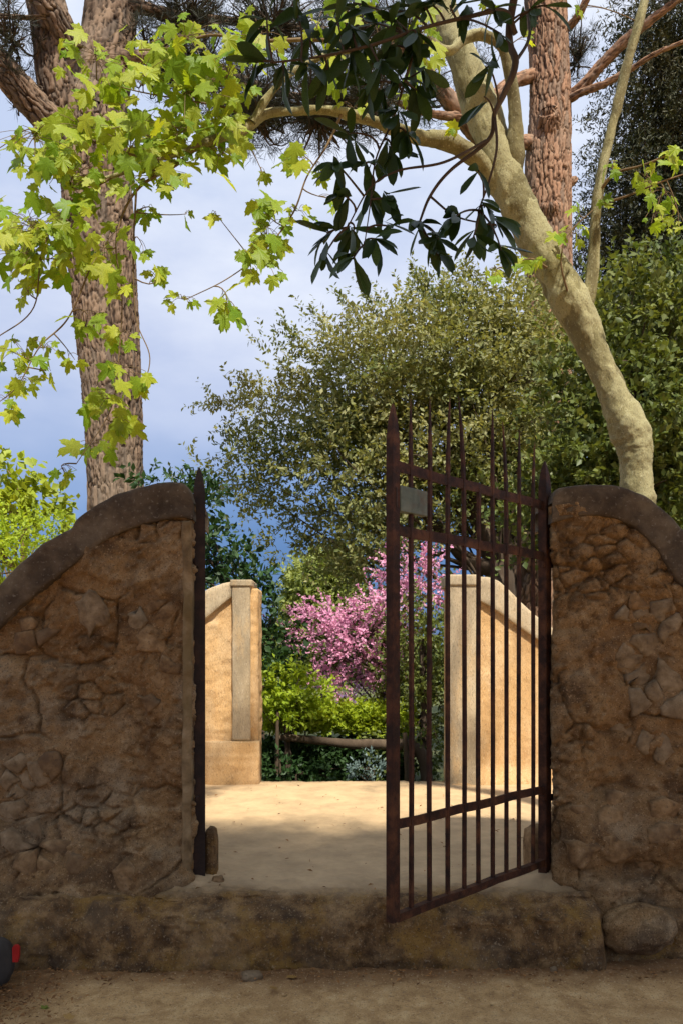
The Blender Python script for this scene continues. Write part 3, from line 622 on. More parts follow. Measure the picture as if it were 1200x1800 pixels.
# ------------------------------------------------------------------ gates
def bar_mesh(name, pts, w, t, mat, ux, uy):
    """tapering flat bar along pts [(centre Vector, scale)], section w along ux, t along uy"""
    V = []; F = []
    for c, s in pts:
        for a, b in ((-1, -1), (1, -1), (1, 1), (-1, 1)): V.append(c + ux*(a*w/2*s) + uy*(b*t/2*s))
    for k in range(len(pts)-1):
        for j in range(4): F.append((k*4+j, k*4+(j+1) % 4, (k+1)*4+(j+1) % 4, (k+1)*4+j))
    F += [(3, 2, 1, 0), tuple((len(pts)-1)*4+j for j in range(4))]
    return mesh(name, V, F, mat)
def gate_leaf(name, label, hinge, free, bars, mat, lockplate, hp_top, fp_top, hp_t=0.05, hp_w=0.055):
    H = Vector((hinge[0], hinge[1], 0)); Fv = Vector((free[0], free[1], 0)); D = (Fv-H); Ln = D.length; D.normalize()
    Nn = Vector((-D.y, D.x, 0)); UP = Vector((0, 0, 1))
    root = empty(name, (H.x, H.y, 0.42)); tag(root, label, 'gate')
    def vert(nm, s, zb, zt, w, t, taper=0.16, bend=0.0, tipw=0.12, off=0.0, sway=0.0):
        b0 = H + D*s + Nn*off; pts = []
        for zz, sc in ((zb, 1), (zb+(zt-zb)*0.30, 1), (zb+(zt-zb)*0.6, 1), (zt-taper*1.6, 1), (zt-taper, 0.98), (zt-taper*0.5, 0.72), (zt-taper*0.15, 0.36), (zt, tipw)):
            k = max(0.0, (zz-2.35)/0.4)
            pts.append((b0 + UP*zz + D*(bend*k*k + sway*math.sin((zz-zb)*2.2)), sc))
        o = link(nm, bar_mesh(nm, pts, w, t, mat, D, Nn), root); return o
    vert('hinge_post', 0.0, 0.36, hp_top, hp_w, hp_t, 0.14)
    vert('free_post', Ln, 0.432, fp_top, 0.046, 0.040, 0.15)
    for zz, hgt, th in ((0.447, 0.036, 0.034), (0.852, 0.042, 0.012), (2.145, 0.046, 0.012), (2.424, 0.046, 0.012)):
        a = H + D*0.02 + UP*zz; b_ = H + D*(Ln-0.02) + UP*(zz)
        pts = []
        for k in range(9):
            pts.append((a+(b_-a)*(k/8) + UP*(0.003*math.sin(k*1.9+zz*5)), 1))
        link('rail', bar_mesh('rail', pts, hgt, th, mat, UP, Nn), root)
    for s, zt, bend, tp, zb in bars:
        vert('bar', s, zb, zt, 0.0185, 0.0155, tp, bend, 0.10, off=0.0, sway=0.004*math.sin(s*31))
    if lockplate:
        s0, s1, z0, z1 = lockplate
        c0 = H + D*((s0+s1)/2) + UP*((z0+z1)/2)
        def plate(nm, w, h, t, off, mt, cc):
            bev = 0.004; pts = []
            for k, sc in ((-1, 1), (1, 1)): pts.append((cc + Nn*(off + k*t/2), 1))
            V = []; Fc = []
            for c, _ in pts:
                for a, b in ((-1, -1), (1, -1), (1, 1), (-1, 1)): V.append(c+D*(a*w/2)+UP*(b*h/2))
            for j in range(4): Fc.append((j, (j+1) % 4, 4+(j+1) % 4, 4+j))
            Fc += [(3, 2, 1, 0), (4, 5, 6, 7)]
            o = link(nm, mesh(nm, V, Fc, mt), root)
            bv = o.modifiers.new('bevel', 'BEVEL'); bv.width = bev; bv.segments = 2
            return o
        plate('lock_plate', s1-s0, z1-z0, 0.036, 0.004, M['plate'], c0)
        plate('keyhole_slot', 0.012, 0.09, 0.046, 0.0, M['iron_dark'], H + D*Ln + UP*((z0+z1)/2))
    # hinge straps
    for zz in (0.80, 2.10):
        a = H - D*0.06 + UP*zz + Nn*0.012
        link('hinge_strap', bar_mesh('hinge_strap', [(a, 1), (a+D*0.05, 1), (a+D*0.10, 1)], 0.035, 0.016, mat, UP, Nn), root)
    return root
HX, HY = 1.128, 4.43; FX, FY = 0.224, 3.48
def leaf_s(px_):                     # distance from hinge at which the leaf crosses a pixel column
    k = (px_-600)/FPX; dx, dy = FX-HX, FY-HY; ln = math.hypot(dx, dy)
    t = (HX-k*HY)/(k*dy-dx); return t*ln, HY+t*dy
bars = []
for pxx, ptop, bend in ((722, 702, 0.0), (754, 700, 0.0), (786, 694, -0.012), (815, 697, 0.03), (840, None, 0), (865, 716, 0.0), (889, 742, 0.028), (911, 753, 0.0), (936, 775, -0.02)):
    s, yy = leaf_s(pxx)
    bars.append((s, pxZ(ptop, yy) if ptop else 2.435, bend, 0.30 if ptop else 0.01, 0.45))
s_pl0, yp0 = leaf_s(744)
g_r = gate_leaf('gate_leaf', 'rusty brown spiked iron gate leaf with pale lock plate, swung open towards the viewer', (HX, HY), (FX, FY), bars, M['iron'],
    (s_pl0, math.hypot(HX-FX, HY-FY)-0.026, pxZ(903, 3.55), pxZ(858, 3.55)), 2.672, 2.694)
LHX, LHY = -0.787, 4.42
kk = (351-600)/FPX; LFY = 5.72; LFX = kk*LFY
lnL = math.hypot(LFX-LHX, LFY-LHY)
barsL = [(lnL*t, zt, 0.0, 0.28, 0.45) for t, zt in ((0.11, 2.60), (0.21, 2.66), (0.31, 2.71), (0.41, 2.76), (0.51, 2.80), (0.60, 2.82), (0.70, 2.80), (0.80, 2.76), (0.90, 2.73))]
barsL = [(a, min(b, 2.60), c, d, e) for a, b, c, d, e in barsL]
g_l = gate_leaf('gate_leaf', 'almost black iron gate leaf seen edge-on against the left jamb, pushed inwards', (LHX, LHY), (LFX, LFY), barsL, M['iron_dark'], None, 2.635, 2.60, hp_w=0.05, hp_t=0.066)

# ------------------------------------------------------------------ vegetation helpers
def unit(a): return a/(np.linalg.norm(a, axis=-1, keepdims=True)+1e-9)
def leaf_quads(pos, d, nrm, Ln, W, fold=0.15):
    """folded diamond leaves: 2 triangles each"""
    d = unit(d); s = unit(np.cross(d, nrm)); n = np.cross(s, d)
    mid = pos + d*(Ln*0.48)[:, None]; up = n*(W*fold)[:, None]
    Lf = mid + s*(W*0.5)[:, None] + up; Rt = mid - s*(W*0.5)[:, None] + up
    tip = pos + d*Ln[:, None]
    N = len(pos); V = np.stack([pos, Rt, tip, Lf], 1).reshape(-1, 3)
    b = np.arange(N)*4
    F = np.concatenate([np.stack([b, b+1, b+2], 1), np.stack([b, b+2, b+3], 1)], 1).reshape(-1, 3)
    return V, F
def sample_lobe(c, r, n, seed, lump_amp=0.35, shell=0.45):
    """points and outward directions in a lumpy ellipsoid, more of them near its surface"""
    u = unit(rng.normal(size=(n, 3)))
    rad = (shell + (1-shell)*rng.random(n)**0.6)
    rad = rad*(1 + lump_amp*fbm(u*2.1+seed*3.7, 3, seed)*1.6)
    return np.asarray(c) + u*rad[:, None]*np.asarray(r), u
def sprigs(base, out, length, k, leaf, up=0.35, jit=0.6, lw=0.45, droop=0.0, spread=0.9):
    n = len(base)
    sd = unit(out + np.array([0, 0, up]) + rng.normal(size=(n, 3))*jit)
    ln = length*rng.uniform(0.5, 1.2, n)
    t = (np.arange(k)+rng.random((n, k)))/k
    pos = base[:, None, :] + sd[:, None, :]*(t*ln[:, None])[..., None]
    pos[..., 2] -= droop*(t**2)*ln[:, None]
    perp = rng.normal(size=(n, k, 3)); perp -= (perp*sd[:, None, :]).sum(-1, keepdims=True)*sd[:, None, :]
    d = unit(sd[:, None, :]*0.55 + unit(perp)*spread)
    nr = unit(rng.normal(size=(n, k, 3))*0.7 + np.array([0.1, -0.3, 0.9]))
    N = n*k; L_ = leaf*rng.uniform(0.6, 1.25, N)
    clump = np.clip(0.5+0.9*fbm(base*1.3+5, 3, 77), 0, 1)
    v = np.clip(np.repeat(clump, k)*0.65 + rng.random(N)*0.45 - 0.05, 0, 1)
    V, F = leaf_quads(pos.reshape(-1, 3), d.reshape(-1, 3), nr.reshape(-1, 3), L_, L_*lw)
    return V, F, np.repeat(v, 2), (base, base+sd*ln[:, None])
def join(parts):
    VV, FF, AA = [], [], []; o = 0
    for V, F, a in parts: VV.append(V); FF.append(F+o); AA.append(a); o += len(V)
    return np.vstack(VV), np.vstack(FF), np.concatenate(AA)
def crown_mesh(name, lobes, mat, leaf, length, k, dens, **kw):
    parts = []; ends = []; clump = kw.pop('clump', 0.0)
    for i, (c, r) in enumerate(lobes):
        n = int(dens*(r[0]*r[1]*r[2])**(2/3.)*4*(0.6 if (name == 'oak_crown' and c[0] < -0.2) else 1))
        b, o = sample_lobe(c, r, max(n, 8), i+len(lobes)*7 + int(abs(c[0])*13))
        if clump:                                   # leafy boughs with gaps between them
            n_ = len(b); m_ = max(3, n_//16); cid = rng.integers(0, m_, n_)
            off = rng.normal(size=(n_, 3))*clump*np.array([1.25, 1.25, 0.6]); b = b[:m_][cid] + off; o = unit(o[:m_][cid]*0.8 + off/clump*0.5)
        V, F, a, e = sprigs(b, o*np.array([1, 1, 0.8]), length, k, leaf, **kw); parts.append((V, F, a)); ends.append(e)
    V, F, a = join(parts)
    return mesh(name, V, F, mat, fattrs={'v': a}), ends
def limb_paths(start, ends, r0, n, seed, tipr=0.006, steps=7, sag=0.1):
    rr = np.random.default_rng(seed); out = []
    E0 = np.vstack([e[0] for e in ends]); idx = rr.choice(len(E0), min(n, len(E0)), replace=False)
    for i in idx:
        e = E0[i]; s = np.array(start[rr.integers(len(start))]); m = (s+e)/2 + rr.normal(0, 0.12, 3)*np.linalg.norm(e-s)
        t = np.linspace(0, 1, steps)[:, None]
        p = (1-t)**2*s + 2*t*(1-t)*m + t**2*e
        out.append(np.hstack([p, (r0*(1-t)+tipr*t)]))
    return out
def trunk_mesh(name, path, mat, n, res, seed, kind='plain', cell=0.1):
    """path: [(Vector, r)]; bark relief as real displacement"""
    p = catmull([(v.x, v.y, v.z, r) for v, r in path], res)
    V, F, ring, th = tube_arrays(p, n)
    k = len(p); s = np.r_[0, np.cumsum(np.linalg.norm(np.diff(p[:, :3], axis=0), axis=1))]
    S = np.repeat(s, n); TH = np.tile(th, k); RR = np.repeat(p[:, 3], n)
    c3 = np.stack([np.cos(TH)*RR.mean(), np.sin(TH)*RR.mean(), S], 1)
    groove = np.zeros(len(V)); plate = np.full(len(V), 0.38)
    if kind == 'pine':
        w = np.stack([TH*RR.mean()/(cell*0.62), S/(cell*3.0)], 1)
        nper = max(4, int(round(2*np.pi*RR.mean()/(cell*0.62)))); w[:, 0] = TH/(2*np.pi)*nper
        w = w + 0.75*np.stack([fbm(c3*5, 4, seed, 0.6), fbm(c3*5+3, 4, seed+1, 0.6)*0.7], 1)
        F1, F2, ID = voro(w, seed); g = sstep(0.0, 0.20, F2-F1)
        w2 = w*np.array([2.0, 2.2]); A1, A2, _ = voro(w2, seed+4); g2 = np.clip((A2-A1)/0.3, 0, 1)
        d = min(0.030, cell*0.26)*g + 0.004*g2 + 0.010*(ID-0.5) + 0.010*fbm(c3*np.array([24, 24, 9]), 4, seed+5, 0.65) - 0.02
        ridge = np.abs(fbm(c3*np.array([16, 16, 3.2]), 3, seed+12)); fis = np.clip(1-ridge/0.10, 0, 1)*0.9
        d = d - 0.020*fis; groove = np.clip(np.maximum(1.05-g*1.1, fis), 0, 1); plate = ID
    elif kind == 'plane':
        d = RR*(0.16*fbm(c3*3.2, 3, seed)+0.13*fbm(c3*9, 3, seed+1)+0.05*fbm(c3*24, 3, seed+3)) + 0.003*fbm(c3*40, 3, seed+2)
        kn = sstep(0.34, 0.55, fbm(c3*np.array([5, 5, 3.5]), 3, seed+8)); d = d + 0.010*kn; groove = kn*0.5
        wp = np.stack([TH/(2*np.pi)*5, S/0.24], 1) + 0.55*np.stack([fbm(c3*6, 4, seed+21, 0.6), fbm(c3*6+5, 4, seed+22, 0.6)], 1)
        Q1, Q2, plate = voro(wp, seed+23); ed = np.clip((Q2-Q1)/0.10, 0, 1); d = d + 0.012*(plate-0.5)*ed - 0.004*(1-ed)
        scar = np.clip(1-np.abs(fbm(c3*np.array([3, 3, 9]), 3, seed+30))/0.025, 0, 1)*sstep(0.1, 0.3, fbm(c3*4, 2, seed+31)); d = d - 0.006*scar; groove = np.maximum(groove, 0.7*scar)
    else:
        d = RR*0.16*fbm(c3*7, 4, seed)
    V = V + ring*d[:, None]
    caps = mesh(name, V, F, mat, True, attrs={'groove': groove, 'plate': plate})
    return caps
def tree_root(name, loc, label, cat='tree', group=None):
    return tag(empty(name, loc), label, cat, group)
def lob(lst, Y, dy=0.9):
    """pixel lobes -> world lobes: (px, py, rx, ry, [Y offset])"""
    out = []
    for l in lst:
        y = Y + (l[4] if len(l) > 4 else 0); c = P(l[0], l[1], y); s = y/FPX
        out.append(((c.x, c.y, c.z), (l[2]*s, dy*(l[2]+l[3])/2*s, l[3]*s)))
    return out

# ------------------------------------------------------------------ left pine
def pine(name, label, trunk, branches, tufts, mat, seed, n=200, res=64, cell=0.092, tuft_n=60):
    root = tree_root(name, tuple(trunk[0][0]), label)
    link('trunk', trunk_mesh('trunk', trunk, mat, n, res, seed, 'pine', cell), root)
    for i, br in enumerate(branches):
        fat = br[1][1] > 0.14; link('limb', trunk_mesh('limb', br, mat, 110 if fat else 30, 44 if fat else 14, seed+i+3, 'pine', 0.10 if fat else 0.05), root)
    parts = []; tw = []
    for (c, r, cnt) in tufts:
        cnt = int(cnt*3.2); b, o = sample_lobe(c, r, cnt, seed, 0.3, 0.1)
        k = 26
        base = np.repeat(b, k, 0); d = unit(rng.normal(size=(cnt*k, 3)) + np.repeat(o, k, 0)*0.4 + np.array([0, 0, 0.5]))
        L_ = rng.uniform(0.09, 0.19, cnt*k)
        V, F = leaf_quads(base+d*0.01, d, rng.normal(size=(cnt*k, 3)), L_, np.full(cnt*k, 0.0065), 0)
        parts.append((V, F, np.repeat(np.repeat(rng.random(cnt), k), 2)))
        for j in range(0, cnt, 2):
            a = b[j]; e = np.array(c) + (b[j]-np.array(c))*0.25 - np.array([0, 0, 0.1])
            m = (a+e)/2 + rng.normal(0, 0.18, 3)
            t = np.linspace(0, 1, 5)[:, None]; pth = (1-t)**2*e+2*t*(1-t)*m+t*t*a
            tw.append(np.hstack([pth, 0.016*(1-t)+0.004*t]))
    if parts:
        V, F, a = join(parts)
        o = link('needles', mesh('needles', V, F, M['needle'], fattrs={'v': a}), root); tag(o, kind='stuff')
        o = link('twigs', tubes_mesh('twigs', tw, M['dark_bark'], 4), root); tag(o, kind='stuff')
    return root
PY = 10.0
def px3(x, y, Y, wpx): return (P(x, y, Y), wpx/2*Y/FPX)
tr = [px3(212, 1400, PY, 112), px3(208, 1050, PY, 104), px3(204, 860, PY, 94), px3(198, 700, PY, 100), px3(186, 540, PY, 110), px3(176, 400, PY, 118), px3(168, 300, PY, 118), px3(164, 215, PY, 112)]
tr_r = [px3(160, 215, PY, 118), px3(182, 120, PY+0.1, 96), px3(196, 20, PY+0.2, 88), px3(205, -150, PY+0.3, 80), px3(215, -360, PY+0.4, 66)]
br1 = [px3(140, 260, PY-0.1, 78), px3(112, 170, PY-0.2, 80), px3(98, 80, PY-0.3, 74), px3(80, 0, PY-0.4, 64), px3(50, -120, PY-0.5, 54), px3(10, -260, PY-0.6, 40)]
br2 = [px3(130, 250, PY-0.2, 60), px3(80, 205, PY-0.35, 52), px3(30, 150, PY-0.5, 50), px3(-20, 95, PY-0.6, 44), px3(-120, 40, PY-0.8, 34)]
br3 = [px3(130, 90, PY-0.4, 40), px3(105, 40, PY-0.55, 44), px3(70, -10, PY-0.7, 42), px3(20, -80, PY-0.9, 34)]
br4 = [px3(100, 30, PY-0.6, 12), px3(50, 30, PY-0.7, 10), px3(0, 28, PY-0.8, 9), px3(-60, 20, PY-0.9, 6)]
br5 = [px3(200, 100, PY, 30), px3(290, 105, PY-0.2, 20), px3(400, 130, PY-0.4, 16), px3(520, 170, PY-0.6, 12), px3(640, 175, PY-0.8, 8)]
br6 = [px3(200, 0, PY, 26), px3(320, 30, PY+0.4, 18), px3(450, 40, PY+0.8, 13), px3(600, 60, PY+1.0, 8)]
tfs = []
for (x, y, rx, ry, c, yo) in ((270, 100, 60, 60, 26, 0.3), (350, 120, 80, 60, 60, 0.2), (450, 190, 90, 55, 85, -0.4), (560, 190, 90, 55, 85, -0.6), (650, 170, 60, 50, 40, -0.7), (330, 30, 90, 50, 60, 0.5), (480, 40, 110, 60, 80, 0.8), (620, 60, 100, 70, 70, 1.0), (20, 60, 50, 60, 22, -0.6), (30, 150, 30, 30, 6, -0.5), (90, -200, 260, 110, 150, -0.3), (380, -160, 260, 110, 150, 0.6)):
    Y_ = PY+yo; c_ = P(x, y, Y_); tfs.append((tuple(c_), (rx*Y_/FPX, 0.7, ry*Y_/FPX), c))
pine('pine_tree', 'tall forked pine with grey-brown fissured bark behind the left wall', tr, [tr_r, br1, br2, br3, br4, br5, br6], tfs, M['pine_bark'], 301)

PR = 14.0
tr = [px3(930, 1420, PR, 92), px3(938, 1120, PR, 84), px3(948, 980, PR, 80), px3(958, 800, PR, 78), px3(963, 600, PR, 78), px3(964, 420, PR, 76), px3(962, 300, PR, 78), px3(966, 200, PR, 70), px3(964, 100, PR, 66), px3(958, 0, PR, 70), px3(955, -150, PR, 64), px3(950, -350, PR, 50)]
b1 = [px3(985, 175, PR, 22), px3(1015, 160, PR-0.2, 22), px3(1055, 115, PR-0.4, 20), px3(1100, 70, PR-0.6, 20), px3(1150, 30, PR-0.8, 15), px3(1230, -30, PR-1, 10)]
b2 = [px3(985, 185, PR, 20), px3(1015, 165, PR-0.3, 14), px3(1060, 148, PR-0.6, 13), px3(1110, 120, PR-0.9, 11), px3(1160, 90, PR-1.2, 9), px3(1240, 60, PR-1.5, 6)]
b3 = [px3(940, 250, PR, 26), px3(905, 250, PR-0.3, 26), px3(850, 248, PR-0.6, 30), px3(800, 190, PR-0.9, 32), px3(750, 130, PR-1.2, 26), px3(690, 70, PR-1.5, 18), px3(600, 20, PR-1.8, 12)]
b4 = [px3(985, 60, PR, 16), px3(1010, 35, PR-0.2, 15), px3(1030, 0, PR-0.4, 13), px3(1060, -60, PR-0.6, 10)]
b5 = [px3(940, 130, PR, 26), px3(890, 150, PR-0.4, 22), px3(830, 200, PR-0.8, 18), px3(760, 200, PR-1.1, 14), px3(680, 175, PR-1.3, 9)]
kn1 = [px3(964, 255, PR-0.1, 46), px3(964, 205, PR-0.33, 40), px3(963, 190, PR-0.42, 24)]
kn2 = [px3(966, 400, PR-0.1, 40), px3(966, 362, PR-0.34, 34), px3(966, 352, PR-0.4, 20)]
kn3 = [px3(990, 330, PR-0.05, 18), px3(1006, 318, PR-0.1, 16), px3(1012, 312, PR-0.1, 8)]
tfs = []
for (x, y, rx, ry, c, yo) in ((1015, 95, 28, 50, 26, 0.2), (700, 60, 90, 60, 60, -1.3), (740, 170, 70, 60, 36, -1.0), (820, 100, 60, 60, 20, -0.5), (900, -240, 280, 110, 160, 0), (1200, -60, 120, 60, 60, -1), (640, 180, 60, 40, 40, -1.3)):
    Y_ = PR+yo; c_ = P(x, y, Y_); tfs.append((tuple(c_), (rx*Y_/FPX, 0.7, ry*Y_/FPX), c))
pine('pine_tree', 'straight reddish-barked pine with sawn knots rising behind the pale leaning trunk', tr, [b1, b2, b3, b4, b5, kn1, kn2, kn3], tfs, M['pine_bark_red'], 331, cell=0.125)
# a thinner grey trunk seen between the gate bars
t3 = tree_root('bare_trunk', tuple(P(893, 1400, 12.5)), 'thin grey-brown trunk behind the curved coping, seen between the gate bars')
link('trunk', trunk_mesh('trunk', [px3(890, 1420, 12.5, 34), px3(893, 1100, 12.5, 30), px3(893, 960, 12.5, 28), px3(890, 850, 12.5, 26), px3(884, 700, 12.5, 20)], M['pine_bark'], 40, 24, 341, 'pine', 0.08), t3)

# ------------------------------------------------------------------ plane tree with individual leaves
PLY = 5.5
plane = tree_root('plane_tree', tuple(P(1150, 1470, PLY)), 'pale smooth leaning plane tree with bright lime lobed leaves behind the right wall')
trunk = [px3(1165, 1480, PLY, 84), px3(1146, 1200, PLY, 64), px3(1130, 980, PLY, 57), px3(1121, 870, PLY, 55), px3(1116, 812, PLY, 53), px3(1112, 780, PLY, 62), px3(1102, 750, PLY, 66), px3(1080, 700, PLY, 50), px3(1050, 630, PLY, 50), px3(1018, 560, PLY, 56), px3(985, 500, PLY, 62), px3(953, 445, PLY, 60), px3(917, 375, PLY, 60), px3(884, 305, PLY, 62), px3(850, 205, PLY, 60), px3(810, 100, PLY, 53), px3(786, 40, PLY+0.1, 48), px3(762, -60, PLY+0.2, 42), px3(735, -220, PLY+0.3, 34)]
link('trunk', trunk_mesh('trunk', trunk, M['plane_bark'], 64, 16, 401, 'plane'), plane)
limbs = {
 'r': [px3(1022, 555, PLY, 30), px3(1036, 510, PLY-0.02, 24), px3(1043, 430, PLY-0.05, 19), px3(1050, 335, PLY-0.1, 18), px3(1072, 235, PLY-0.12, 17), px3(1098, 125, PLY-0.15, 16), px3(1122, 40, PLY-0.2, 15), px3(1142, -40, PLY-0.2, 12)],
 'A': [px3(892, 345, PLY, 36), px3(864, 310, PLY-0.02, 36), px3(830, 275, PLY-0.08, 31), px3(785, 250, PLY-0.15, 27), px3(730, 240, PLY-0.25, 23), px3(660, 215, PLY-0.35, 19), px3(590, 195, PLY-0.45, 17), px3(520, 195, PLY-0.5, 15), px3(468, 200, PLY-0.55, 14), px3(430, 225, PLY-0.6, 17), px3(385, 243, PLY-0.65, 16), px3(330, 265, PLY-0.7, 13), px3(270, 283, PLY-0.75, 9), px3(200, 310, PLY-0.8, 6), px3(130, 330, PLY-0.8, 4)],
 'B': [px3(893, 345, PLY, 34), px3(903, 290, PLY-0.06, 30), px3(907, 225, PLY-0.12, 24), px3(898, 140, PLY-0.2, 22), px3(882, 85, PLY-0.25, 20), px3(850, 62, PLY-0.3, 19), px3(815, 68, PLY-0.35, 18), px3(790, 88, PLY-0.4, 17), px3(755, 78, PLY-0.45, 15), px3(700, 62, PLY-0.5, 12), px3(620, 85, PLY-0.55, 11), px3(540, 110, PLY-0.6, 10), px3(480, 160, PLY-0.62, 12), px3(445, 215, PLY-0.62, 12)],
 'B2': [px3(640, 82, PLY-0.55, 8), px3(560, 70, PLY-0.6, 7), px3(460, 72, PLY-0.6, 6), px3(370, 62, PLY-0.7, 5), px3(300, 84, PLY-0.75, 4), px3(245, 88, PLY-0.8, 3)],
 'D': [px3(350, 255, PLY-0.7, 8), px3(310, 290, PLY-0.7, 6), px3(240, 335, PLY-0.75, 5), px3(205, 420, PLY-0.8, 3.5), px3(215, 520, PLY-0.8, 2.5), px3(210, 620, PLY-0.8, 2.5), px3(195, 720, PLY-0.8, 2), px3(135, 815, PLY-0.8, 1.5)],
 'D2': [px3(240, 335, PLY-0.75, 4), px3(235, 450, PLY-0.8, 3), px3(240, 560, PLY-0.8, 2), px3(264, 630, PLY-0.8, 2), px3(245, 700, PLY-0.8, 1.5)],
 'E': [px3(200, 310, PLY-0.8, 5), px3(120, 360, PLY-0.85, 4), px3(75, 440, PLY-0.85, 3), px3(60, 540, PLY-0.85, 2.2), px3(0, 590, PLY-0.9, 2), px3(-60, 620, PLY-0.9, 1)],
 'F': [px3(160, 470, PLY-0.85, 3), px3(120, 560, PLY-0.85, 3), px3(70, 610, PLY-0.85, 2.4), px3(30, 680, PLY-0.9, 2), px3(-20, 720, PLY-0.9, 1.2)],
 'C': [px3(600, 200, PLY-0.45, 6), px3(575, 255, PLY-0.5, 4), px3(540, 310, PLY-0.5, 3.2), px3(515, 375, PLY-0.5, 3), px3(465, 440, PLY-0.55, 2.4), px3(400, 490, PLY-0.6, 2), px3(330, 525, PLY-0.6, 1.6)],
 'G': [px3(280, 280, PLY-0.75, 4), px3(225, 270, PLY-0.8, 4), px3(150, 245, PLY-0.85, 3), px3(60, 225, PLY-0.85, 2), px3(0, 260, PLY-0.85, 1.5)],
 'H': [px3(1050, 340, PLY-0.1, 7), px3(1080, 305, PLY-0.2, 5), px3(1130, 290, PLY-0.25, 4), px3(1190, 265, PLY-0.3, 3)],
 'I': [px3(1048, 360, PLY-0.1, 6), px3(1100, 345, PLY-0.2, 4), px3(1160, 320, PLY-0.3, 3), px3(1220, 300, PLY-0.3, 2)],
 'J': [px3(1000, 525, PLY-0.1, 4), px3(985, 460, PLY-0.2, 3), px3(1000, 410, PLY-0.2, 2.5), px3(1040, 370, PLY-0.2, 2)],
 'K': [px3(960, 470, PLY-0.12, 4), px3(930, 455, PLY-0.2, 3), px3(880, 470, PLY-0.25, 2)],
 'Lm': [px3(445, 215, PLY-0.6, 5), px3(400, 190, PLY-0.65, 4), px3(320, 175, PLY-0.75, 3), px3(240, 160, PLY-0.8, 2), px3(170, 140, PLY-0.85, 2)],
}
limb_pts = []
for i, (k_, pth) in enumerate(limbs.items()):
    big = k_ in 'rAB'
    link('limb' if big else 'twig', trunk_mesh('limb', pth, M['plane_bark'] if big else M['twig'], 16 if big else 7, 8, 410+i, 'plane' if big else 'plain'), plane)
    for a in catmull([(v.x, v.y, v.z) for v, r in pth], 6): limb_pts.append(a)
limb_pts = np.array(limb_pts)
def plane_leaf_mesh(name, seed, mat):
    """five pointed toothed lobes, folded along the veins, unit size, base at origin, tip +Y, normal +Z"""
    r = np.random.default_rng(seed)
    out = []
    tips = [(-122, 0.56), (-58, 0.84), (0, 1.0), (58, 0.84), (122, 0.56)]
    for k, (a, l) in enumerate(tips):
        a += r.normal(0, 5); l *= r.uniform(0.9, 1.08)
        c = np.array([0, 0.30])
        def pt(ang, rad): return c + rad*0.72*np.array([math.sin(R(ang)), math.cos(R(ang))])
        if k == 0: out.append((pt(a-30, 0.30), 0.02))
        out += [(pt(a-20, l*0.66), 0.0), (pt(a-14, l*0.80), -0.02), (pt(a-7, l*0.80), 0.01), (pt(a, l), -0.07), (pt(a+7, l*0.80), 0.01), (pt(a+14, l*0.80), -0.02), (pt(a+20, l*0.66), 0.0)]
        if k < 4:
            b_ = (tips[k+1][0]+a)/2; out.append((pt(b_, 0.42*r.uniform(0.85, 1.15)), -0.05))
        else: out.append((pt(a+30, 0.30), 0.02))
    curl = r.uniform(-0.55, 0.12); cup = r.uniform(-0.35, 0.35); tw_ = r.uniform(-0.35, 0.35); wide = r.uniform(0.82, 1.08)
    def fin(x, y, zz): rr = math.hypot(x, y-0.3); return (x*wide, y, zz*0.35 + curl*(y-0.3)*abs(y-0.3) + cup*x*x + tw_*x*(y-0.3) + r.normal(0, 0.010))
    V = [fin(0, 0.02, 0), fin(0, 0.30, 0.03)]
    for q, zz in out: V.append(fin(q[0], q[1], zz))
    n = len(out); F = [(1, 2+j+1, 2+j) for j in range(n-1)] + [(1, 2, 0), (1, 0, 2+n-1)]
    return mesh(name, V, F, mat, True)
PLV = [plane_leaf_mesh('leaf', 500+i, M['plane_leaf']) for i in range(14)]
